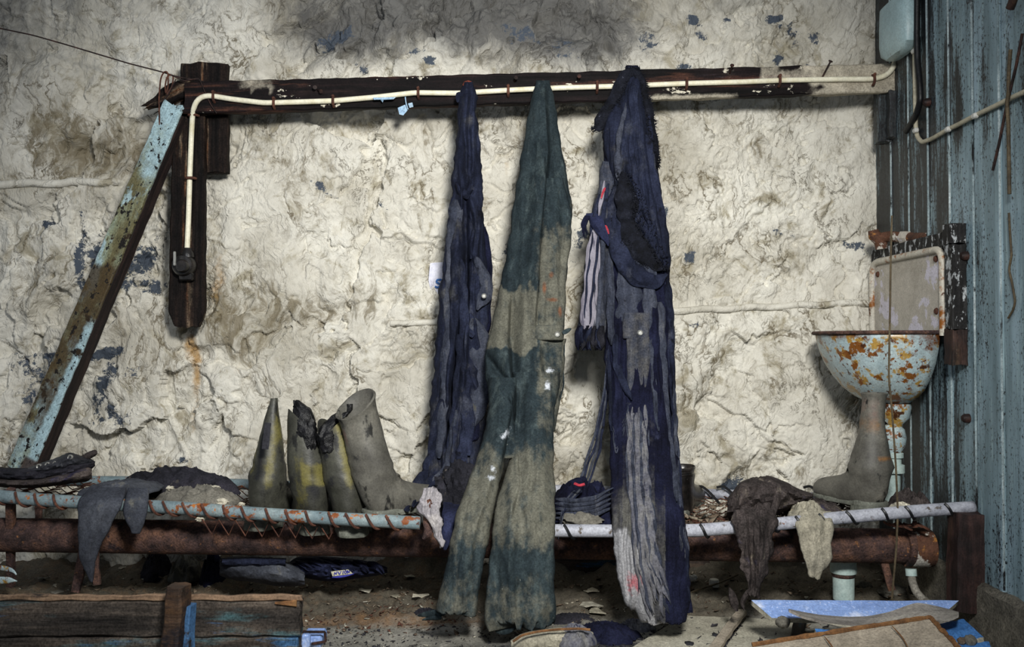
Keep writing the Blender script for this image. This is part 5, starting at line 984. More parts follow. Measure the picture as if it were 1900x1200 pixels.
def liner(t, pts, wid, dep, seed, Y0):
    c = resample(np.array(pts, float), 26, 2); R = []
    m_ = 26; a = np.linspace(0, 2 * np.pi, m_, endpoint=False)
    for k in range(26):
        p = P(c[k, 0], c[k, 1], c[k, 3]); w_ = c[k, 2] / F * c[k, 3] / 2
        q = 1 + .22 * ridge(np.cos(a) * 1.5 + seed, np.full(m_, k / 6.) + np.sin(a), 2, seed)
        R.append(p + np.stack([w_ * np.cos(a) * q, dep * w_ * np.sin(a) * q, .006 * perlin(np.cos(a) * 3, np.full(m_, k / 4.), seed)], -1))
    return mesh_obj('felt_liner', loft(np.array(R)), 'liner', t)
liner(t2, [(549, 744, 8, 2.50), (560, 758, 26, 2.495), (564, 780, 36, 2.49), (568, 800, 34, 2.48), (572, 822, 28, 2.475), (572, 845, 22, 2.475)], 1, .8, 3, 2.5)
def st3(x, y, z): return .8 * np.exp(-((x - .02) / .014) ** 2) * sstep(.11, .14, z) + .75 * sstep(.2, .22, z) * (x > .01) * (x < .035), 0 * x, .45 * (x < -.03)
t3, pl3 = boot('rubber_boot', 'yellow patched rubber boot leaning left, black liner bent over its top, third from the left', 'boot', P(656, 990, 2.48), 'boot', .29, -.1, (-.20, .05), 1.05, [.84, .86, .88, .90, .92], cut=lambda a: .285 - .02 * np.sin(a * 2), stains=st3, seed=3, ring=False)
liner(t3, [(612, 838, 26, 2.46), (606, 812, 32, 2.46), (610, 792, 30, 2.47), (622, 778, 26, 2.48), (634, 768, 22, 2.49), (642, 762, 16, 2.50)], 1, .9, 6, 2.5)
mesh_obj('liner_tab', tube([P(642, 768, 2.5), P(648, 758, 2.5), P(648, 749, 2.5)], .010, 8), 'liner', t3)
def st4(x, y, z): return 0 * x, .6 * np.exp(-(((z - .225) / .03) ** 2 + ((x + .012) / .016) ** 2)), .5 * np.exp(-(((z - .222) / .018) ** 2 + ((x - .004) / .011) ** 2)) + .4 * (np.abs(x + .046) < .012) * (z > .1)
t4, pl4 = boot('rubber_boot', 'large dusty grey rubber boot leaning left with open rimmed top, fourth from the left', 'boot', P(714, 964, 2.47), 'boot_pale', .325, .75, (-.245, -.05), 1.08, [.98, .95, .95, .97, .98], cut=lambda a: .312 + .038 * np.sin(a), foot=.92, stains=st4, seed=4)
def st5(x, y, z): return .6 * np.exp(-(((z - .245) / .03) ** 2 + ((x + .02) / .02) ** 2)) + .9 * np.exp(-(((z - .155) / .006) ** 2)) * (x > -.02) * (x < .03), .5 * np.exp(-(((z - .29) / .05) ** 2 + ((x + .02) / .02) ** 2)), 0 * x
t5, pl5 = boot('rubber_boot', 'tall grey rubber boot standing on the white bench beneath the washbasin', 'boot', P(1612, 948, 2.57), 'boot_pale', .33, -.42, (.05, 0), 1.02, [.56, .58, .64, .80, 1.02], foot=.82, stains=st5, seed=5)
# boot behind the winter coverall: only its shaft shows
t6, pl6 = boot('rubber_boot', 'black rubber boot half hidden behind the winter coverall', 'boot', P(1266, 962, 2.66), 'bakelite', .15, .4, (.0, 0), .7, [.9, .9, .9, .9], foot=.9, seed=6)
solo('boot_toe', 'grey folded boot leg lying behind the second and third boots', 'boot', blob(P(610, 950, 2.62), (.03, .03, .045), 12, .2, 20, 14), 'boot')

# ------------------------------------------------------------------ rags and shoe on the left bench
t = thing('old_shoe', 'flattened black leather shoe lying at the far left end of the bench', 'shoe', P(60, 895, 2.66))
def lump(rows, nm, mat, par, seed, m_=30, amp=.16, fr=2.2):
    """loft along rows (px, py_top, py_bottom, Y, half depth) left to right"""
    r = np.array(rows, float); c = resample(r, 60, 3); a = np.linspace(0, 2 * np.pi, m_, endpoint=False); R = []
    for k in range(60):
        px, y0, y1, Y, dp = c[k]; q = 1 + amp * ridge(np.cos(a) * 1.3 + k / 14., np.sin(a) * 1.3 + seed, 3, seed, .5)
        py = (y0 + y1) / 2 - (y1 - y0) / 2 * np.sin(a) * np.clip(q, .7, 1.15); R.append(P(px + 2 * perlin(a * 2, a * 0 + k / 5., seed), py, Y + dp * np.cos(a) * q))
    return mesh_obj(nm, loft(np.array(R)), mat, par)
lump([(-40, 872, 884, 2.66, .05), (-10, 868, 892, 2.66, .07), (40, 870, 896, 2.65, .085), (90, 868, 892, 2.65, .085), (140, 856, 884, 2.66, .07), (168, 852, 872, 2.67, .045), (176, 856, 864, 2.67, .02)], 'leather_upper', 'cloth_dark', t, 5)
lump([(52, 868, 880, 2.64, .05), (70, 862, 882, 2.63, .06), (105, 850, 876, 2.63, .06), (130, 840, 868, 2.63, .055), (150, 846, 866, 2.64, .04), (170, 852, 860, 2.65, .02)], 'lacing_flap', 'black_leather', t, 6, amp=.1)
lump([(-40, 884, 898, 2.62, .06), (20, 890, 905, 2.60, .075), (70, 888, 905, 2.60, .075), (120, 878, 898, 2.61, .07), (165, 866, 892, 2.63, .05), (170, 870, 886, 2.63, .03)], 'sole', 'cloth_brown', t, 7, amp=.06)
lump([(150, 846, 856, 2.64, .012), (165, 838, 852, 2.64, .016), (176, 834, 846, 2.64, .014), (180, 836, 842, 2.64, .006)], 'tongue', 'cloth_brown', t, 8, amp=.06)
for px, py in ((72, 865), (88, 862), (102, 860), (130, 848)):
    c = P(px, py, 2.575); mesh_obj('eyelet', lathe(c, [(.0065, .006), (.0075, 0), (.006, -.003), (.0035, -.001), (.003, .004)], 14, 'y'), 'metal_button', t)
t = thing('grey_rag', 'slate grey rag draped over the blue-grey rail with a pointed hanging corner', 'rag', P(190, 940, 2.44))
r1 = Cloth([(904, 175, 236, 2.50, .015), (912, 150, 238, 2.455, .014), (925, 146, 230, 2.435, .014), (945, 144, 222, 2.425, .014), (970, 144, 208, 2.42, .014), (1000, 145, 196, 2.42, .014), (1015, 146, 184, 2.42, .014), (1045, 150, 177, 2.42, .012), (1065, 160, 174, 2.42, .010), (1078, 168, 172, 2.42, .006)])
r1.build('hanging_flap', 'cloth_grey', t, [([(200, 930), (180, 970), (160, 1020), (158, 1040)], .006, 20, 8)], ((30, 120, .005),), 70, 60, (0, 3))
r2 = Cloth([(905, 238, 276, 2.47, .014), (918, 233, 277, 2.435, .016), (940, 229, 274, 2.42, .018), (960, 231, 271, 2.418, .018), (978, 237, 265, 2.418, .014), (990, 246, 256, 2.42, .008)])
r2.build('hanging_lobe', 'cloth_grey', t, (), ((30, 80, .003),), 72, 50)
mesh_obj('flat_part', heap(P(225, 908, 2.58), .10, .14, .02, 31, .4), 'cloth_grey', t)
solo('dark_rag', 'long dark rag heaped along the back rail behind the grey rag', 'rag', heap(P(325, 912, 2.76), .185, .10, .062, 33, .38, 30, 90, 7), 'cloth_dark')
solo('debris_heap', 'dusty grey debris heap on the bench between the grey rag and the boots', 'debris', heap(P(362, 932, 2.60), .12, .10, .036, 35, .5, 26, 72, 9), 'stone')
for k, (px, py, Y, w_) in enumerate([(316, 905, 2.6, .008), (398, 905, 2.62, .010), (372, 962, 2.44, .010), (412, 930, 2.5, .011), (448, 935, 2.48, .007)]):
    solo('paper_crumb', ['pale crumb of plaster on the dark rag', 'brown crumb of plaster beside the back rail end', 'white flaking scrap hanging under the rail below the debris heap', 'flat pale flake lying on the debris heap', 'small white crumb left of the first boot'][k], 'debris', blob(P(px, py, Y), (w_ * 1.5, w_, w_ * .7), 40 + k, .5, 12, 8), 'paper')
# right bench rags
t = thing('brown_rag', 'dark brown-grey rag heaped on the white bench with a long tattered end hanging down', 'rag', P(1420, 960, 2.55))
lump([(1350, 925, 958, 2.50, .04), (1372, 900, 962, 2.50, .07), (1395, 890, 964, 2.52, .085), (1425, 886, 958, 2.54, .09), (1455, 896, 946, 2.56, .09), (1480, 908, 938, 2.57, .07), (1508, 916, 926, 2.58, .03)], 'rag_heap', 'cloth_brown', t, 21, 40, .26)
rg = Cloth([(945, 1360, 1438, 2.40, .03), (965, 1360, 1440, 2.355, .022), (990, 1368, 1439, 2.345, .02), (1020, 1372, 1434, 2.345, .02), (1050, 1377, 1428, 2.345, .02), (1075, 1380, 1418, 2.345, .018), (1092, 1384, 1412, 2.345, .014), (1106, 1388, 1404, 2.345, .01)])
rg.build('hanging_end', 'cloth_brown', t, [([(1390, 960), (1394, 1030), (1396, 1100)], -.012, 5, 8), ([(1415, 960), (1412, 1060)], .010, 8, 6)], ((18, 60, .009), (8, 20, .004)), 74, 70, (0, 10), None, 7)
for k in range(5): mesh_obj('fold', ribbon([(1382 + 16 * k, 905 + 4 * (k % 2), 14), (1385 + 14 * k, 930, 16), (1378 + 13 * k, 955, 14), (1376 + 12 * k, 985, 10)], [2.46, 2.44, 2.40, 2.345], .008, .004, 300 + k, crumple=.8), 'cloth_brown', t)
mesh_obj('torn_tail', ribbon([(1396, 1090, 12), (1385, 1105, 12), (1376, 1118, 10), (1380, 1132, 6)], [2.345, 2.345, 2.345, 2.34], .005, 0, 310), 'cloth_brown', t)
mesh_obj('torn_tail', ribbon([(1352, 1090, 6), (1358, 1105, 18), (1362, 1120, 18), (1368, 1134, 6)], [2.36, 2.36, 2.36, 2.36], .008, 0, 311, crumple=.9), 'cloth_brown', t)
t = thing('pale_rag', 'pale stiff rag with a torn lower edge hanging over the white rail', 'rag', P(1512, 1000, 2.37))
pr = Cloth([(948, 1486, 1540, 2.43, .014), (956, 1478, 1546, 2.39, .014), (968, 1475, 1548, 2.375, .014), (985, 1478, 1546, 2.37, .014), (1010, 1484, 1545, 2.37, .014), (1035, 1492, 1543, 2.37, .014), (1050, 1497, 1538, 2.37, .012), (1060, 1500, 1530, 2.37, .01), (1072, 1503, 1519, 2.37, .008)])
pr.build('rag_body', 'cloth_pale', t, [([(1515, 960), (1512, 1000), (1508, 1050)], .006, 8, 14), ([(1530, 960), (1526, 1010)], -.005, 4, 8)], ((22, 50, .004), (9, 14, .0015)), 76, 60, (0, 9), None, 3)
mesh_obj('upper_crumple', heap(P(1500, 962, 2.45), .05, .08, .035, 41, .5), 'cloth_pale', t)
solo('flat_rag', 'thin dark cloth lying on the wire mesh behind the pale rag', 'rag', heap(P(1500, 944, 2.62), .09, .10, .022, 43, .5), 'cloth_brown')
solo('paper_bundle', 'crumpled grey paper bundle on the bench beside the drain pipe', 'paper', heap(P(1690, 944, 2.52), .06, .07, .04, 45, .5), 'cloth_brown')
solo('paper_bundle', 'creased whitish paper sheet in front of the drain pipe', 'paper', heap(P(1672, 948, 2.47), .035, .04, .018, 46, .5), 'paper')
solo('twig_bundle', 'tangle of rusty wire ends under the right bench end', 'debris', join(*[tube([P(1640 + 9 * k, 968 + 3 * (k % 3), 2.46), P(1652 + 9 * k, 976 + 2 * (k % 2), 2.44), P(1668 + 8 * k, 968 + 5 * (k % 4), 2.45)], .0035, 5, 8) for k in range(8)]), 'rust_wire')

# ------------------------------------------------------------------ on the floor under the benches
def fp(px, py):                                                     # floor point under a pixel
    x, y, z = ray(px, py); t_ = -CZ / z; p = np.array([x * t_, y * t_, 0.]);
    for _ in range(6):
        fz = float(floor_z(p[0], p[1])); t_ = (fz - CZ) / z; p = np.array([x * t_, y * t_, fz])
    return p
solo('crushed_boot', 'crushed black boot lying on the floor under the grey rag end of the pipe', 'boot', heap(fp(292, 1068), .05, .06, .06, 51, .5), 'cloth_dark')
solo('crushed_boot', 'crumpled grey rubber boot leg on the floor beside the crushed black boot', 'boot', heap(fp(345, 1070), .055, .06, .055, 52, .4), 'boot')
solo('navy_bundle', 'narrow navy cloth bundle on the floor left of the grey bag', 'rag', heap(fp(395, 1080), .035, .06, .07, 53, .5), 'navy_deep')
t = thing('grey_bag', 'slack slate grey bag lying on the floor under the pipe', 'bag', fp(485, 1085))
lump([(408, 1040, 1066, 2.66, .03), (425, 1034, 1072, 2.65, .06), (470, 1034, 1078, 2.64, .07), (515, 1038, 1084, 2.63, .07), (545, 1050, 1086, 2.63, .06), (565, 1062, 1084, 2.62, .03)], 'bag_body', 'cloth_grey', t, 55, 36, .1)
lump([(412, 1036, 1050, 2.60, .03), (470, 1034, 1052, 2.59, .03), (530, 1036, 1050, 2.59, .03)], 'bag_flap', 'navy', t, 56, 24, .12)
t = thing('navy_jacket', 'crumpled bright navy jacket with printed patch under the pipe', 'clothing', fp(625, 1078))
lump([(530, 1048, 1060, 2.68, .03), (552, 1034, 1066, 2.68, .05), (590, 1034, 1074, 2.67, .06), (625, 1036, 1076, 2.67, .06), (665, 1040, 1070, 2.68, .06), (700, 1046, 1066, 2.69, .05), (718, 1052, 1062, 2.70, .03)], 'jacket_heap', 'cloth_blue', t, 57, 40, .32)
for k in range(6): mesh_obj('fold', ribbon([(548 + 27 * k, 1040 + 3 * (k % 2), 8), (566 + 27 * k, 1050, 14), (580 + 26 * k, 1058 + 3 * (k % 3), 12)], [2.62, 2.605, 2.61], .010, 0, 320 + k, crumple=.9), 'cloth_blue', t)
pq = np.array([(614, 1060), (646, 1056), (655, 1064), (617, 1069)], float)
R = [P(pq[:, 0], pq[:, 1], 2.592), P(pq[:, 0], pq[:, 1], 2.594)]; mesh_obj('printed_patch', loft(np.array(R)), 'logo_yellow', t)
pt = mesh_obj('patch_stripe', ribbon([(616, 1071, 4), (632, 1070, 4), (648, 1067, 4), (657, 1064, 3)], [2.592] * 4, .002, 0, 330, wob=0), 'logo_blue', t)
for k, pts in enumerate([[(620, 1067), (621, 1061), (624, 1066), (625, 1060)], [(627, 1060), (630, 1066), (633, 1059)], [(636, 1065), (637, 1058)], [(641, 1058), (638.5, 1061), (641, 1064), (644, 1061), (641, 1058)], [(645, 1064), (644, 1057), (648, 1063), (648.5, 1058)]]):
    stroke(pts, 2.590, 1.6, 'logo_blue', t)
def stone(px, py, s, seed, lab, mat='stone', nm='stone'): return solo(nm, lab, 'stone' if nm == 'stone' else 'debris', blob(fp(px, py) + (0, 0, s[2] * .7), s, seed, .28, 18, 12), mat)
stone(166, 1086, (.022, .02, .018), 3, 'small pale stone between the rusty pipe supports')
stone(1722, 1108, (.055, .05, .055), 4, 'large grey rock in the corner behind the hose')
stone(1655, 1106, (.04, .03, .022), 5, 'flat dark stone on the floor left of the hose')
stone(1600, 1094, (.03, .02, .016), 8, 'low brown stone right of the mint drain pipe')
solo('old_timber', 'dark timber lying at the foot of the wall behind the pale rag', 'timber', xf(plank(.85, .06, .05, 40, .004, 51, .005), basis(fp(1400, 1064) + (0, .1, .03), fp(1740, 1066) + (0, .1, .03))[0]), 'brown_wood_x', loc=fp(1570, 1064))
solo('old_timber', 'dark timber lying at the foot of the wall between the green and the winter coverall', 'timber', xf(plank(.62, .07, .05, 40, .004, 52, .005), basis(fp(960, 1074) + (0, .08, .035), fp(1330, 1074) + (0, .08, .035))[0]), 'brown_wood_x', loc=fp(1150, 1074))
c = fp(1325, 1090); solo('white_cap', 'round white plastic cap on the floor right of the winter coverall', 'cap', lathe(c + (0, 0, .004), [(.0, .022), (.013, .022), (.015, .019), (.016, 0)], 20), 'white_cap')
c = fp(1284, 1080); solo('white_cap', 'torn white plastic bit half behind the winter coverall hem', 'debris', blob(c + (0, 0, .012), (.016, .01, .01), 7, .4, 14, 9), 'white_cap')
solo('dry_stick', 'thin bent stick lying on the floor right of the winter coverall', 'stick', tube([fp(1235, 1128) + (0, 0, .012), fp(1290, 1108) + (0, 0, .02), fp(1330, 1095) + (0, 0, .02), fp(1368, 1078) + (0, 0, .02)], .0032, 6, 30), 'stick')
t = thing('bent_tin', 'bent pale blue tin sheet lying on the floor at the left edge', 'tin', fp(5, 1090))
mesh_obj('tin_curl', ribbon([(-30, 1052, 10), (5, 1053, 10), (26, 1058, 10), (30, 1066, 8)], [2.55, 2.53, 2.5, 2.5], .003, 0, 340, wob=1), 'enamel', t)
mesh_obj('tin_base', ribbon([(-30, 1078, 12), (0, 1076, 14), (22, 1076, 10), (32, 1078, 5)], [2.50, 2.48, 2.46, 2.46], .003, 0, 341, wob=1), 'enamel', t)
scr = [(690, 1075, .018, 'small pale paper scrap right of the navy jacket'), (676, 1100, .022, 'folded grey paper scrap in front of the navy jacket'), (735, 1110, .018, 'thin pale splinter of card on the dusty floor'), (782, 1110, .020, 'crumpled whitish scrap left of the green coverall hem'), (786, 1126, .012, 'tiny whitish scrap touching the left trouser hem'), (626, 1106, .016, 'grey flake on the floor before the crate end'), (105, 1102, .016, 'speckled grey clump left of the rusty pipe support'), (80, 1076, .016, 'ash-like pale clump right of the bent tin'), (225, 1056, .012, 'white speck of paper beside the right pipe support'),
       (1060, 1122, .024, 'torn cream paper right of the green trouser leg'), (1095, 1130, .030, 'large cream paper scrap between the trouser legs and the winter coverall'), (1108, 1140, .022, 'flat grey tile chip in front of the cream paper'), (1098, 1100, .020, 'rusty pale flake behind the cream paper'), (760, 1072, .014, 'white strip of plaster under the pipe end')]
for k, (px, py, w_, lab) in enumerate(scr):
    c = fp(px, py); r = np.random.RandomState(k); m_ = 9; a = np.linspace(0, 2 * np.pi, m_, endpoint=False); rr = w_ * (.6 + .6 * r.rand(m_)); z = w_ * .35 * (1 + perlin(np.cos(a) * 1.4 + k, np.sin(a) * 1.4, k))
    b = c + np.stack([rr * np.cos(a) * 1.2, rr * np.sin(a), z], -1); solo('paper_scrap', lab, 'scrap', loft(np.array([b, b + (0, 0, .0025)])), ['paper', 'litter_pale', 'cloth_pale'][k % 3] if k not in (6, 7) else 'stone')
# loose litter nobody could count
def area(x0, x1, y0, y1): return lambda r: (x0 + (x1 - x0) * r.rand(), y0 + (y1 - y0) * r.rand())
for nm, cnt, ar, sz, sd, mt in [('litter', 1900, area(-1.5, 1.2, 2.40, 2.95), .0055, 1, 'litter'), ('pale_flakes', 420, area(-1.5, 1.2, 2.3, 2.95), .0055, 2, 'litter_pale'), ('dark_flakes', 900, area(-.5, .45, 2.12, 2.45), .0042, 3, 'litter_dark'), ('dark_crumbs', 420, lambda r: (.55 + .12 * r.randn(), 2.38 + .05 * r.randn()), .010, 4, 'litter_dark'), ('rust_flakes', 300, area(-1.2, -.1, 2.40, 2.62), .0045, 6, 'rust_wire')]:
    o = solo(nm, {'litter': 'brown crumbled litter scattered under the benches', 'pale_flakes': 'pale paint flakes scattered over the floor', 'dark_flakes': 'dark flakes scattered over the grey floor in front', 'dark_crumbs': 'heap of dark crumbs beside the winter coverall hem', 'rust_flakes': 'rust flakes strewn on the floor under the left bench'}[nm], 'debris', chips(cnt, ar, lambda x, y: float(floor_z(x, y)) + .001, sz, sd, .3), mt, smooth=False); o['kind'] = 'stuff'
def bz(fr, bk):
    def f(x, y):
        fy, fz, by, bz_ = [np.interp(x, q[:, 0], q[:, k]) for q, k in ((fr, 1), (fr, 2), (bk, 1), (bk, 2))]; v = np.clip((y - fy) / (by - fy), 0, 1); return fz * (1 - v) + bz_ * v - .022 * math.sin(math.pi * v)
    return f
for fr_, bk_, ar, sd, lab in [(fr1, bk1, area(-1.3, -.3, 2.5, 2.8), 7, 'leafy rust litter lying on the left bench mesh'), (fr2, bk2, area(.45, 1.1, 2.45, 2.75), 8, 'pale and rusty litter lying on the right bench mesh')]:
    z_ = bz(fr_, bk_); o = solo('bench_litter', lab, 'debris', chips(650, ar, lambda x, y: float(z_(x, y)) + .002, .010, sd, .3), 'litter', smooth=False); o['kind'] = 'stuff'

# ------------------------------------------------------------------ foreground
YC = 1.93
t = thing('wooden_crate', 'dark weathered wooden crate with traces of blue paint at the lower left', 'crate', P(200, 1190, YC))
def cplank(x0, x1, y0, y1, Y, T, nm, mat, seed, jit=.002, chip=.004):
    a, b = P(x0, (y0 + y1) / 2, Y), P(x1, (y0 + y1) / 2 , Y); m_, L = basis(a, b); W_ = (y1 - y0) / F * Y
    g = xf(plank(L, W_, T, 80, jit, seed, .004, None, chip), m_); return mesh_obj(nm, g, mat, t, angle=30)
cplank(-190, 559, 1112, 1177, YC, .032, 'side_plank', 'crate_wood', 61)
cplank(-190, 556, 1179, 1262, YC + .002, .03, 'side_plank', 'crate_wood', 62)
mesh_obj('back_plank', xf(plank(.78, .08, .03, 40, .002, 64, .004), basis((P(-190, 1200, YC)[0], YC + .22, .05), (P(500, 1200, YC)[0], YC + .22, .05))[0]), 'crate_wood', t, angle=30)
for xx in (120, 500): mesh_obj('cross_slat', box((P(xx, 1200, YC)[0], YC + .115, .06), (.03, .19, .04), .004), 'crate_wood', t)
mesh_obj('lit_worn_edge', xf(plank(.84, .012, .010, 120, .0022, 68, .002, None, .01), basis(P(-180, 1108, YC - .012), P(556, 1108, YC - .012))[0]), 'lit_worn_wood', t, angle=30)  # worn strip; the lit top face is painted in as paler wood
A, B = P(332, 1085, YC - .045), P(316, 1268, YC - .045)
post = mesh_obj('post', xf(plank(float(np.linalg.norm(A - B)), .038, .045, 40, .002, 65, .005, lambda q: .94 + .12 * q, .004), basis(A, B, (-.15, -1, 0))[0]), 'crate_post', t, angle=30)
mesh_obj('painted_side', xf(plank(float(np.linalg.norm(A - B)) * .8, .016, .030, 30, .001, 66, .002), basis(P(352, 1120, YC - .03), P(346, 1268, YC - .03), (-.15, -1, 0))[0]), 'blue_worn', post)
mesh_obj('split_chip', xf(plank(.045, .014, .006, 14, .001, 67, .002, lambda q: .3 + .7 * q), basis(P(505, 1118, YC - .018), P(556, 1119, YC - .018))[0]), 'ply_edge', t)
t = thing('blue_bracket', 'small sky blue painted block with dark edges beside the crate end', 'block', P(585, 1192, 2.0))
mesh_obj('block_body', box(P(583, 1183, 2.02), (.046, .06, .026), .004), 'blue_paint', t)
mesh_obj('edge_band', tube([P(560, 1172, 1.985), P(603, 1172, 1.985), P(604, 1190, 1.985), P(578, 1194, 1.985)], .003, 6, 30, 0), 'iron', t)
mesh_obj('front_tab', box(P(568, 1188, 1.98), (.018, .02, .03), .003), 'blue_paint', t)
# panels at the right
def sheet(name, label, cat, corners, th, mat, edge_mat=None, bend=0.0, seed=0, n_=24):
    """corners: 4 world points (back-left, back-right, front-right, front-left)"""
    c = [np.asarray(q, float) for q in corners]; t = thing(name, label, cat, np.mean(c, 0))
    u = np.linspace(0, 1, n_); R = []
    for v in np.linspace(0, 1, 10):
        l = c[0] * (1 - v) + c[3] * v; r = c[1] * (1 - v) + c[2] * v; row = l[None] * (1 - u[:, None]) + r[None] * u[:, None]
        if callable(bend): row = row + np.array([0, 0, 1]) * np.array([bend(q, v) for q in u])[:, None]
        row[:, 2] += .0015 * perlin(u * 5, u * 0 + v * 3, seed); R.append(row)
    R = np.array(R); nrm = np.cross(c[1] - c[0], c[3] - c[0]); nrm /= np.linalg.norm(nrm); nrm = nrm if nrm[2] < 0 else -nrm
    top, bot = R, R + nrm * th; m_ = R.shape[1]; nr = R.shape[0]; V = np.concatenate([top.reshape(-1, 3), bot.reshape(-1, 3)]); o = nr * m_
    i = np.arange(nr - 1)[:, None]; j = np.arange(m_ - 1)[None]; q = np.stack([i * m_ + j, (i + 1) * m_ + j, (i + 1) * m_ + j + 1, i * m_ + j + 1], -1).reshape(-1, 4)
    bd = [k for k in range(m_)] + [k * m_ + m_ - 1 for k in range(1, nr)] + [(nr - 1) * m_ + k for k in range(m_ - 2, -1, -1)] + [k * m_ for k in range(nr - 2, 0, -1)]
    bd = np.array(bd); b2 = np.roll(bd, -1); side = np.stack([bd, b2, b2 + o, bd + o], -1)
    mesh_obj('sheet', (V, np.concatenate([q, q[:, ::-1] + o]), []), mat, t, angle=30)
    rim = np.concatenate([V[bd], V[bd + o]]); k = len(bd); a = np.arange(k); mesh_obj('sheet_edge', (rim, np.stack([a, (a + 1) % k, (a + 1) % k + k, a + k], -1), []), edge_mat or mat, t, smooth=False)
    return t, R
sheet('blue_board', 'long sky blue painted board leaning on edge at the lower right', 'board', [P(1394, 1113, 2.30), P(1779, 1114, 2.30), P(1738, 1150, 2.24), P(1432, 1146, 2.24)], .014, 'blue_paint', 'ply_pale')
solo('support_block', 'grey crusted block under the left end of the blue board', 'block', blob(P(1452, 1154, 2.24), (.018, .018, .014), 9, .15, 16, 10), 'stone')
cb = lambda u, v: .0
t = thing('curled_board', 'grey curled plywood strip lying across the blue board', 'board', P(1620, 1150, 2.2))
top = resample(np.array([(1463, 1129), (1480, 1133), (1520, 1140), (1570, 1144), (1610, 1143), (1650, 1135), (1685, 1122), (1702, 1117), (1725, 1121), (1755, 1128), (1779, 1135)], float), 50, 2)
bot = resample(np.array([(1464, 1131), (1490, 1143), (1530, 1153), (1570, 1161), (1610, 1166), (1660, 1168), (1700, 1160), (1725, 1156), (1745, 1152), (1765, 1147), (1779, 1140)], float), 50, 2)
A_ = P(top[:, 0], top[:, 1], 2.215); B_ = P(bot[:, 0], bot[:, 1], 2.12)
R = np.stack([A_ * (1 - q) + B_ * q for q in np.linspace(0, 1, 6)] + [B_ * (1 - q) + A_ * q - (0, 0, .006) for q in np.linspace(0, 1, 6)], 1)
mesh_obj('board_sheet', loft(R), 'grey_board', t, angle=30)
mesh_obj('split_ply', ribbon([(1535, 1157, 5), (1570, 1163, 6), (1610, 1168, 5), (1650, 1170, 3)], [2.118] * 4, .002, 0, 350, wob=.5), 'ply_pale', t)
t, R = sheet('plywood_panel', 'dusty tan plywood panel with broken brown edge at the lower right', 'board', [P(1395, 1199, 2.10), P(1724, 1147, 2.10), P(1835, 1260, 1.86), P(1440, 1300, 1.86)], .012, 'ply', 'ply_edge', seed=5)
for a, b in (((1395, 1198), (1724, 1147)), ((1724, 1147), (1815, 1240))):
    c = np.linspace(np.array(P(a[0], a[1], 2.10)), np.array(P(b[0], b[1], 2.10 if a[0] < 1500 else 1.90)), 40); c[:, 2] += .003; c[:, 0] += .003 * perlin(np.arange(40) / 3., np.zeros(40), 3)
    mesh_obj('broken_edge', tube(c, .0055 * (1 + .4 * perlin(np.arange(40) / 2., np.zeros(40), 8)), 6), 'ply_edge', t)
for a, b in (((1655, 1160), (1690, 1210)), ((1530, 1180), (1552, 1220))):
    mesh_obj('crack', ribbon([(a[0], a[1], 2.5), ((a[0] + b[0]) / 2 + 4, (a[1] + b[1]) / 2, 2.5), (b[0], b[1], 2)], [2.085, 2.03, 1.975], .002, .006, 360, wob=1), 'ply_edge', t)
sheet('blue_offcut', 'strong blue panel fragment right of the tan plywood panel', 'board', [P(1735, 1158, 2.20), P(1788, 1148, 2.20), P(1825, 1182, 2.09), P(1770, 1192, 2.09)], .012, 'blue_panel', 'ply_pale')
sheet('blue_offcut', 'blue panel corner at the bottom edge below the strong blue panel', 'board', [P(1775, 1194, 2.06), P(1835, 1190, 2.06), P(1850, 1230, 1.98), P(1790, 1240, 1.98)], .012, 'blue_panel', 'ply_pale')
sheet('blue_offcut', 'sliver of blue panel showing under the curled board', 'board', [P(1512, 1166, 2.14), P(1590, 1172, 2.14), P(1580, 1190, 2.1), P(1520, 1186, 2.1)], .01, 'blue_panel', 'ply_pale')
sheet('floor_sheet', 'pale dusty panel on the floor in front of the winter coverall', 'board', [fp(1268, 1150) + (0, 0, .012), fp(1368, 1153) + (0, 0, .012), fp(1330, 1225) + (0, 0, .014), fp(1150, 1225) + (0, 0, .014)], .01, 'ply_pale')
sheet('floor_sheet', 'pale dusty panel on the floor left of the tan plywood panel', 'board', [fp(1386, 1155) + (0, 0, .014), fp(1492, 1164) + (0, 0, .014), fp(1480, 1225) + (0, 0, .014), fp(1335, 1225) + (0, 0, .014)], .01, 'ply_pale')
A, B = fp(1376, 1150) + (0, 0, .022), fp(1318, 1230) + (0, 0, .022)
m_, L = basis(A, B, (0, 0, 1)); t = thing('joint_batten', 'narrow worn batten lying between the two pale panels', 'batten', (0, 0, 0), m_); mesh_obj('batten_body', plank(L, .026, .014, 40, .0015, 71, .002), 'ply', t, local=True, angle=30)
A, B = fp(1492, 1160) + (0, 0, .05), fp(1476, 1215) + (0, 0, .03); m_, L = basis(A, B, (0, -.5, 1)); t = thing('dark_batten', 'short dark batten under the curled board', 'batten', (0, 0, 0), m_); mesh_obj('batten_body', plank(L, .03, .02, 30, .0015, 72, .003), 'brown_wood_x', t, local=True, angle=30)
A, B = fp(1772, 1142) + (0, 0, .02), fp(1925, 1202) + (0, 0, .02); m_, L = basis(A, B, (0, -.4, 1)); t = thing('grey_batten', 'long grey batten along the concrete plinth at the lower right', 'batten', (0, 0, 0), m_); mesh_obj('batten_body', plank(L, .028, .022, 50, .002, 73, .004), 'batten', t, local=True, angle=30)
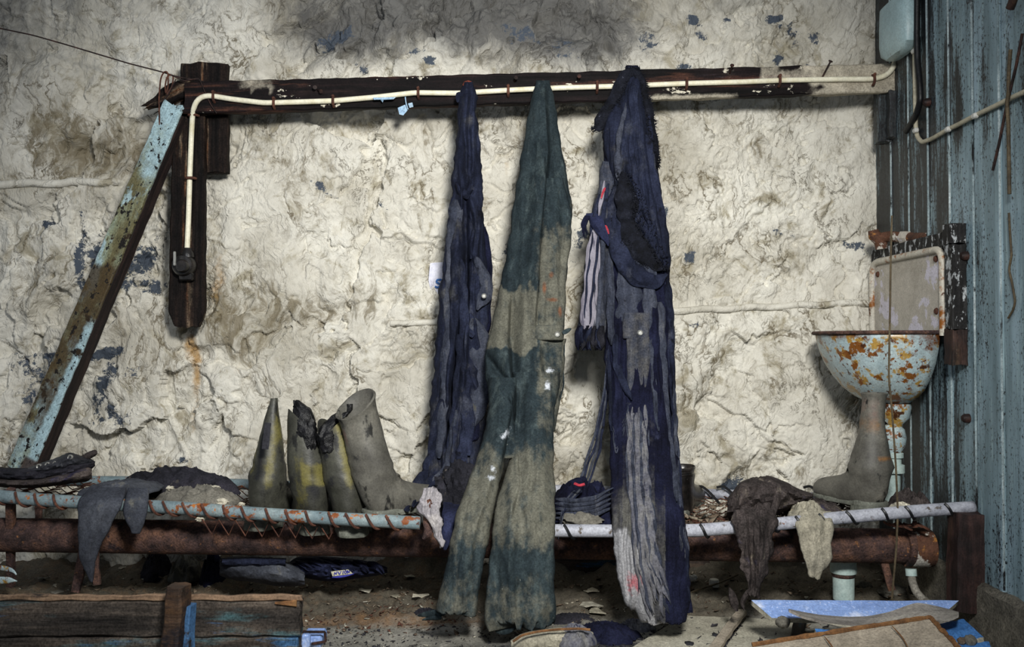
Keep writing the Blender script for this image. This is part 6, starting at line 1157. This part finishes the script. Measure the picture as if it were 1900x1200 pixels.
for k, (a, b) in enumerate([((1820, 1168), (1880, 1215)), ((1835, 1160), (1910, 1212))]):
    solo('wood_strip', ['thin broken strip beside the blue panel', 'thin grey strip next to the long grey batten'][k], 'strip', tube([fp(*a) + (0, 0, .012), fp(*b) + (0, 0, .012)], .006, 6, 10), 'batten')
solo('grey_lump', 'round grey stone sitting below the strong blue panel', 'stone', blob(P(1800, 1188, 2.06), (.014, .014, .012), 12, .2, 16, 10), 'stone'); solo('brown_lump', 'small brown stone left of the round grey stone', 'stone', blob(P(1784, 1189, 2.06), (.009, .01, .008), 13, .2, 14, 9), 'litter')
# collapsed pale leather piece and rags at the bottom centre
t = thing('leather_piece', 'pale collapsed leather shoe at the bottom centre edge', 'shoe', fp(1020, 1195))
lump([(948, 1188, 1212, 2.22, .02), (970, 1176, 1216, 2.22, .04), (1010, 1168, 1220, 2.23, .06), (1050, 1165, 1220, 2.24, .07), (1080, 1167, 1220, 2.25, .05), (1100, 1174, 1210, 2.25, .02)], 'upper', 'cloth_pale', t, 81, 36, .08)
mesh_obj('seam', tube([P(x_, y_, 2.165) for x_, y_ in ((952, 1190), (968, 1178), (1000, 1171), (1040, 1167), (1075, 1166), (1095, 1168))], .003, 6, 30), 'ply_edge', t)
mesh_obj('opening', heap(P(1068, 1188, 2.20), .05, .05, .03, 83, .4), 'navy_dust', t)
solo('floor_rag', 'dark navy rag crumpled on the floor right of the pale shoe', 'rag', heap(fp(1125, 1178), .085, .07, .022, 85, .6, 26, 72, 9), 'navy_deep')
solo('floor_rag', 'dark stained rag spread on the floor at the green trouser hem', 'rag', heap(fp(1062, 1152), .075, .05, .014, 86, .6, 26, 72, 9), 'cloth_dark')
solo('floor_rag', 'small dark rag trailing left of the green trouser hem', 'rag', heap(fp(790, 1143), .04, .025, .016, 87, .6), 'cloth_dark')
solo('floor_rag', 'grey tangled threads under the winter coverall hem', 'rag', heap(fp(1180, 1165), .05, .035, .016, 88, .7, 26, 72, 12), 'navy_dust')
solo('floor_rag', 'dark blue crumpled rag beside the right hem of the winter coverall', 'rag', heap(fp(1262, 1128), .035, .04, .05, 89, .7), 'navy_deep')
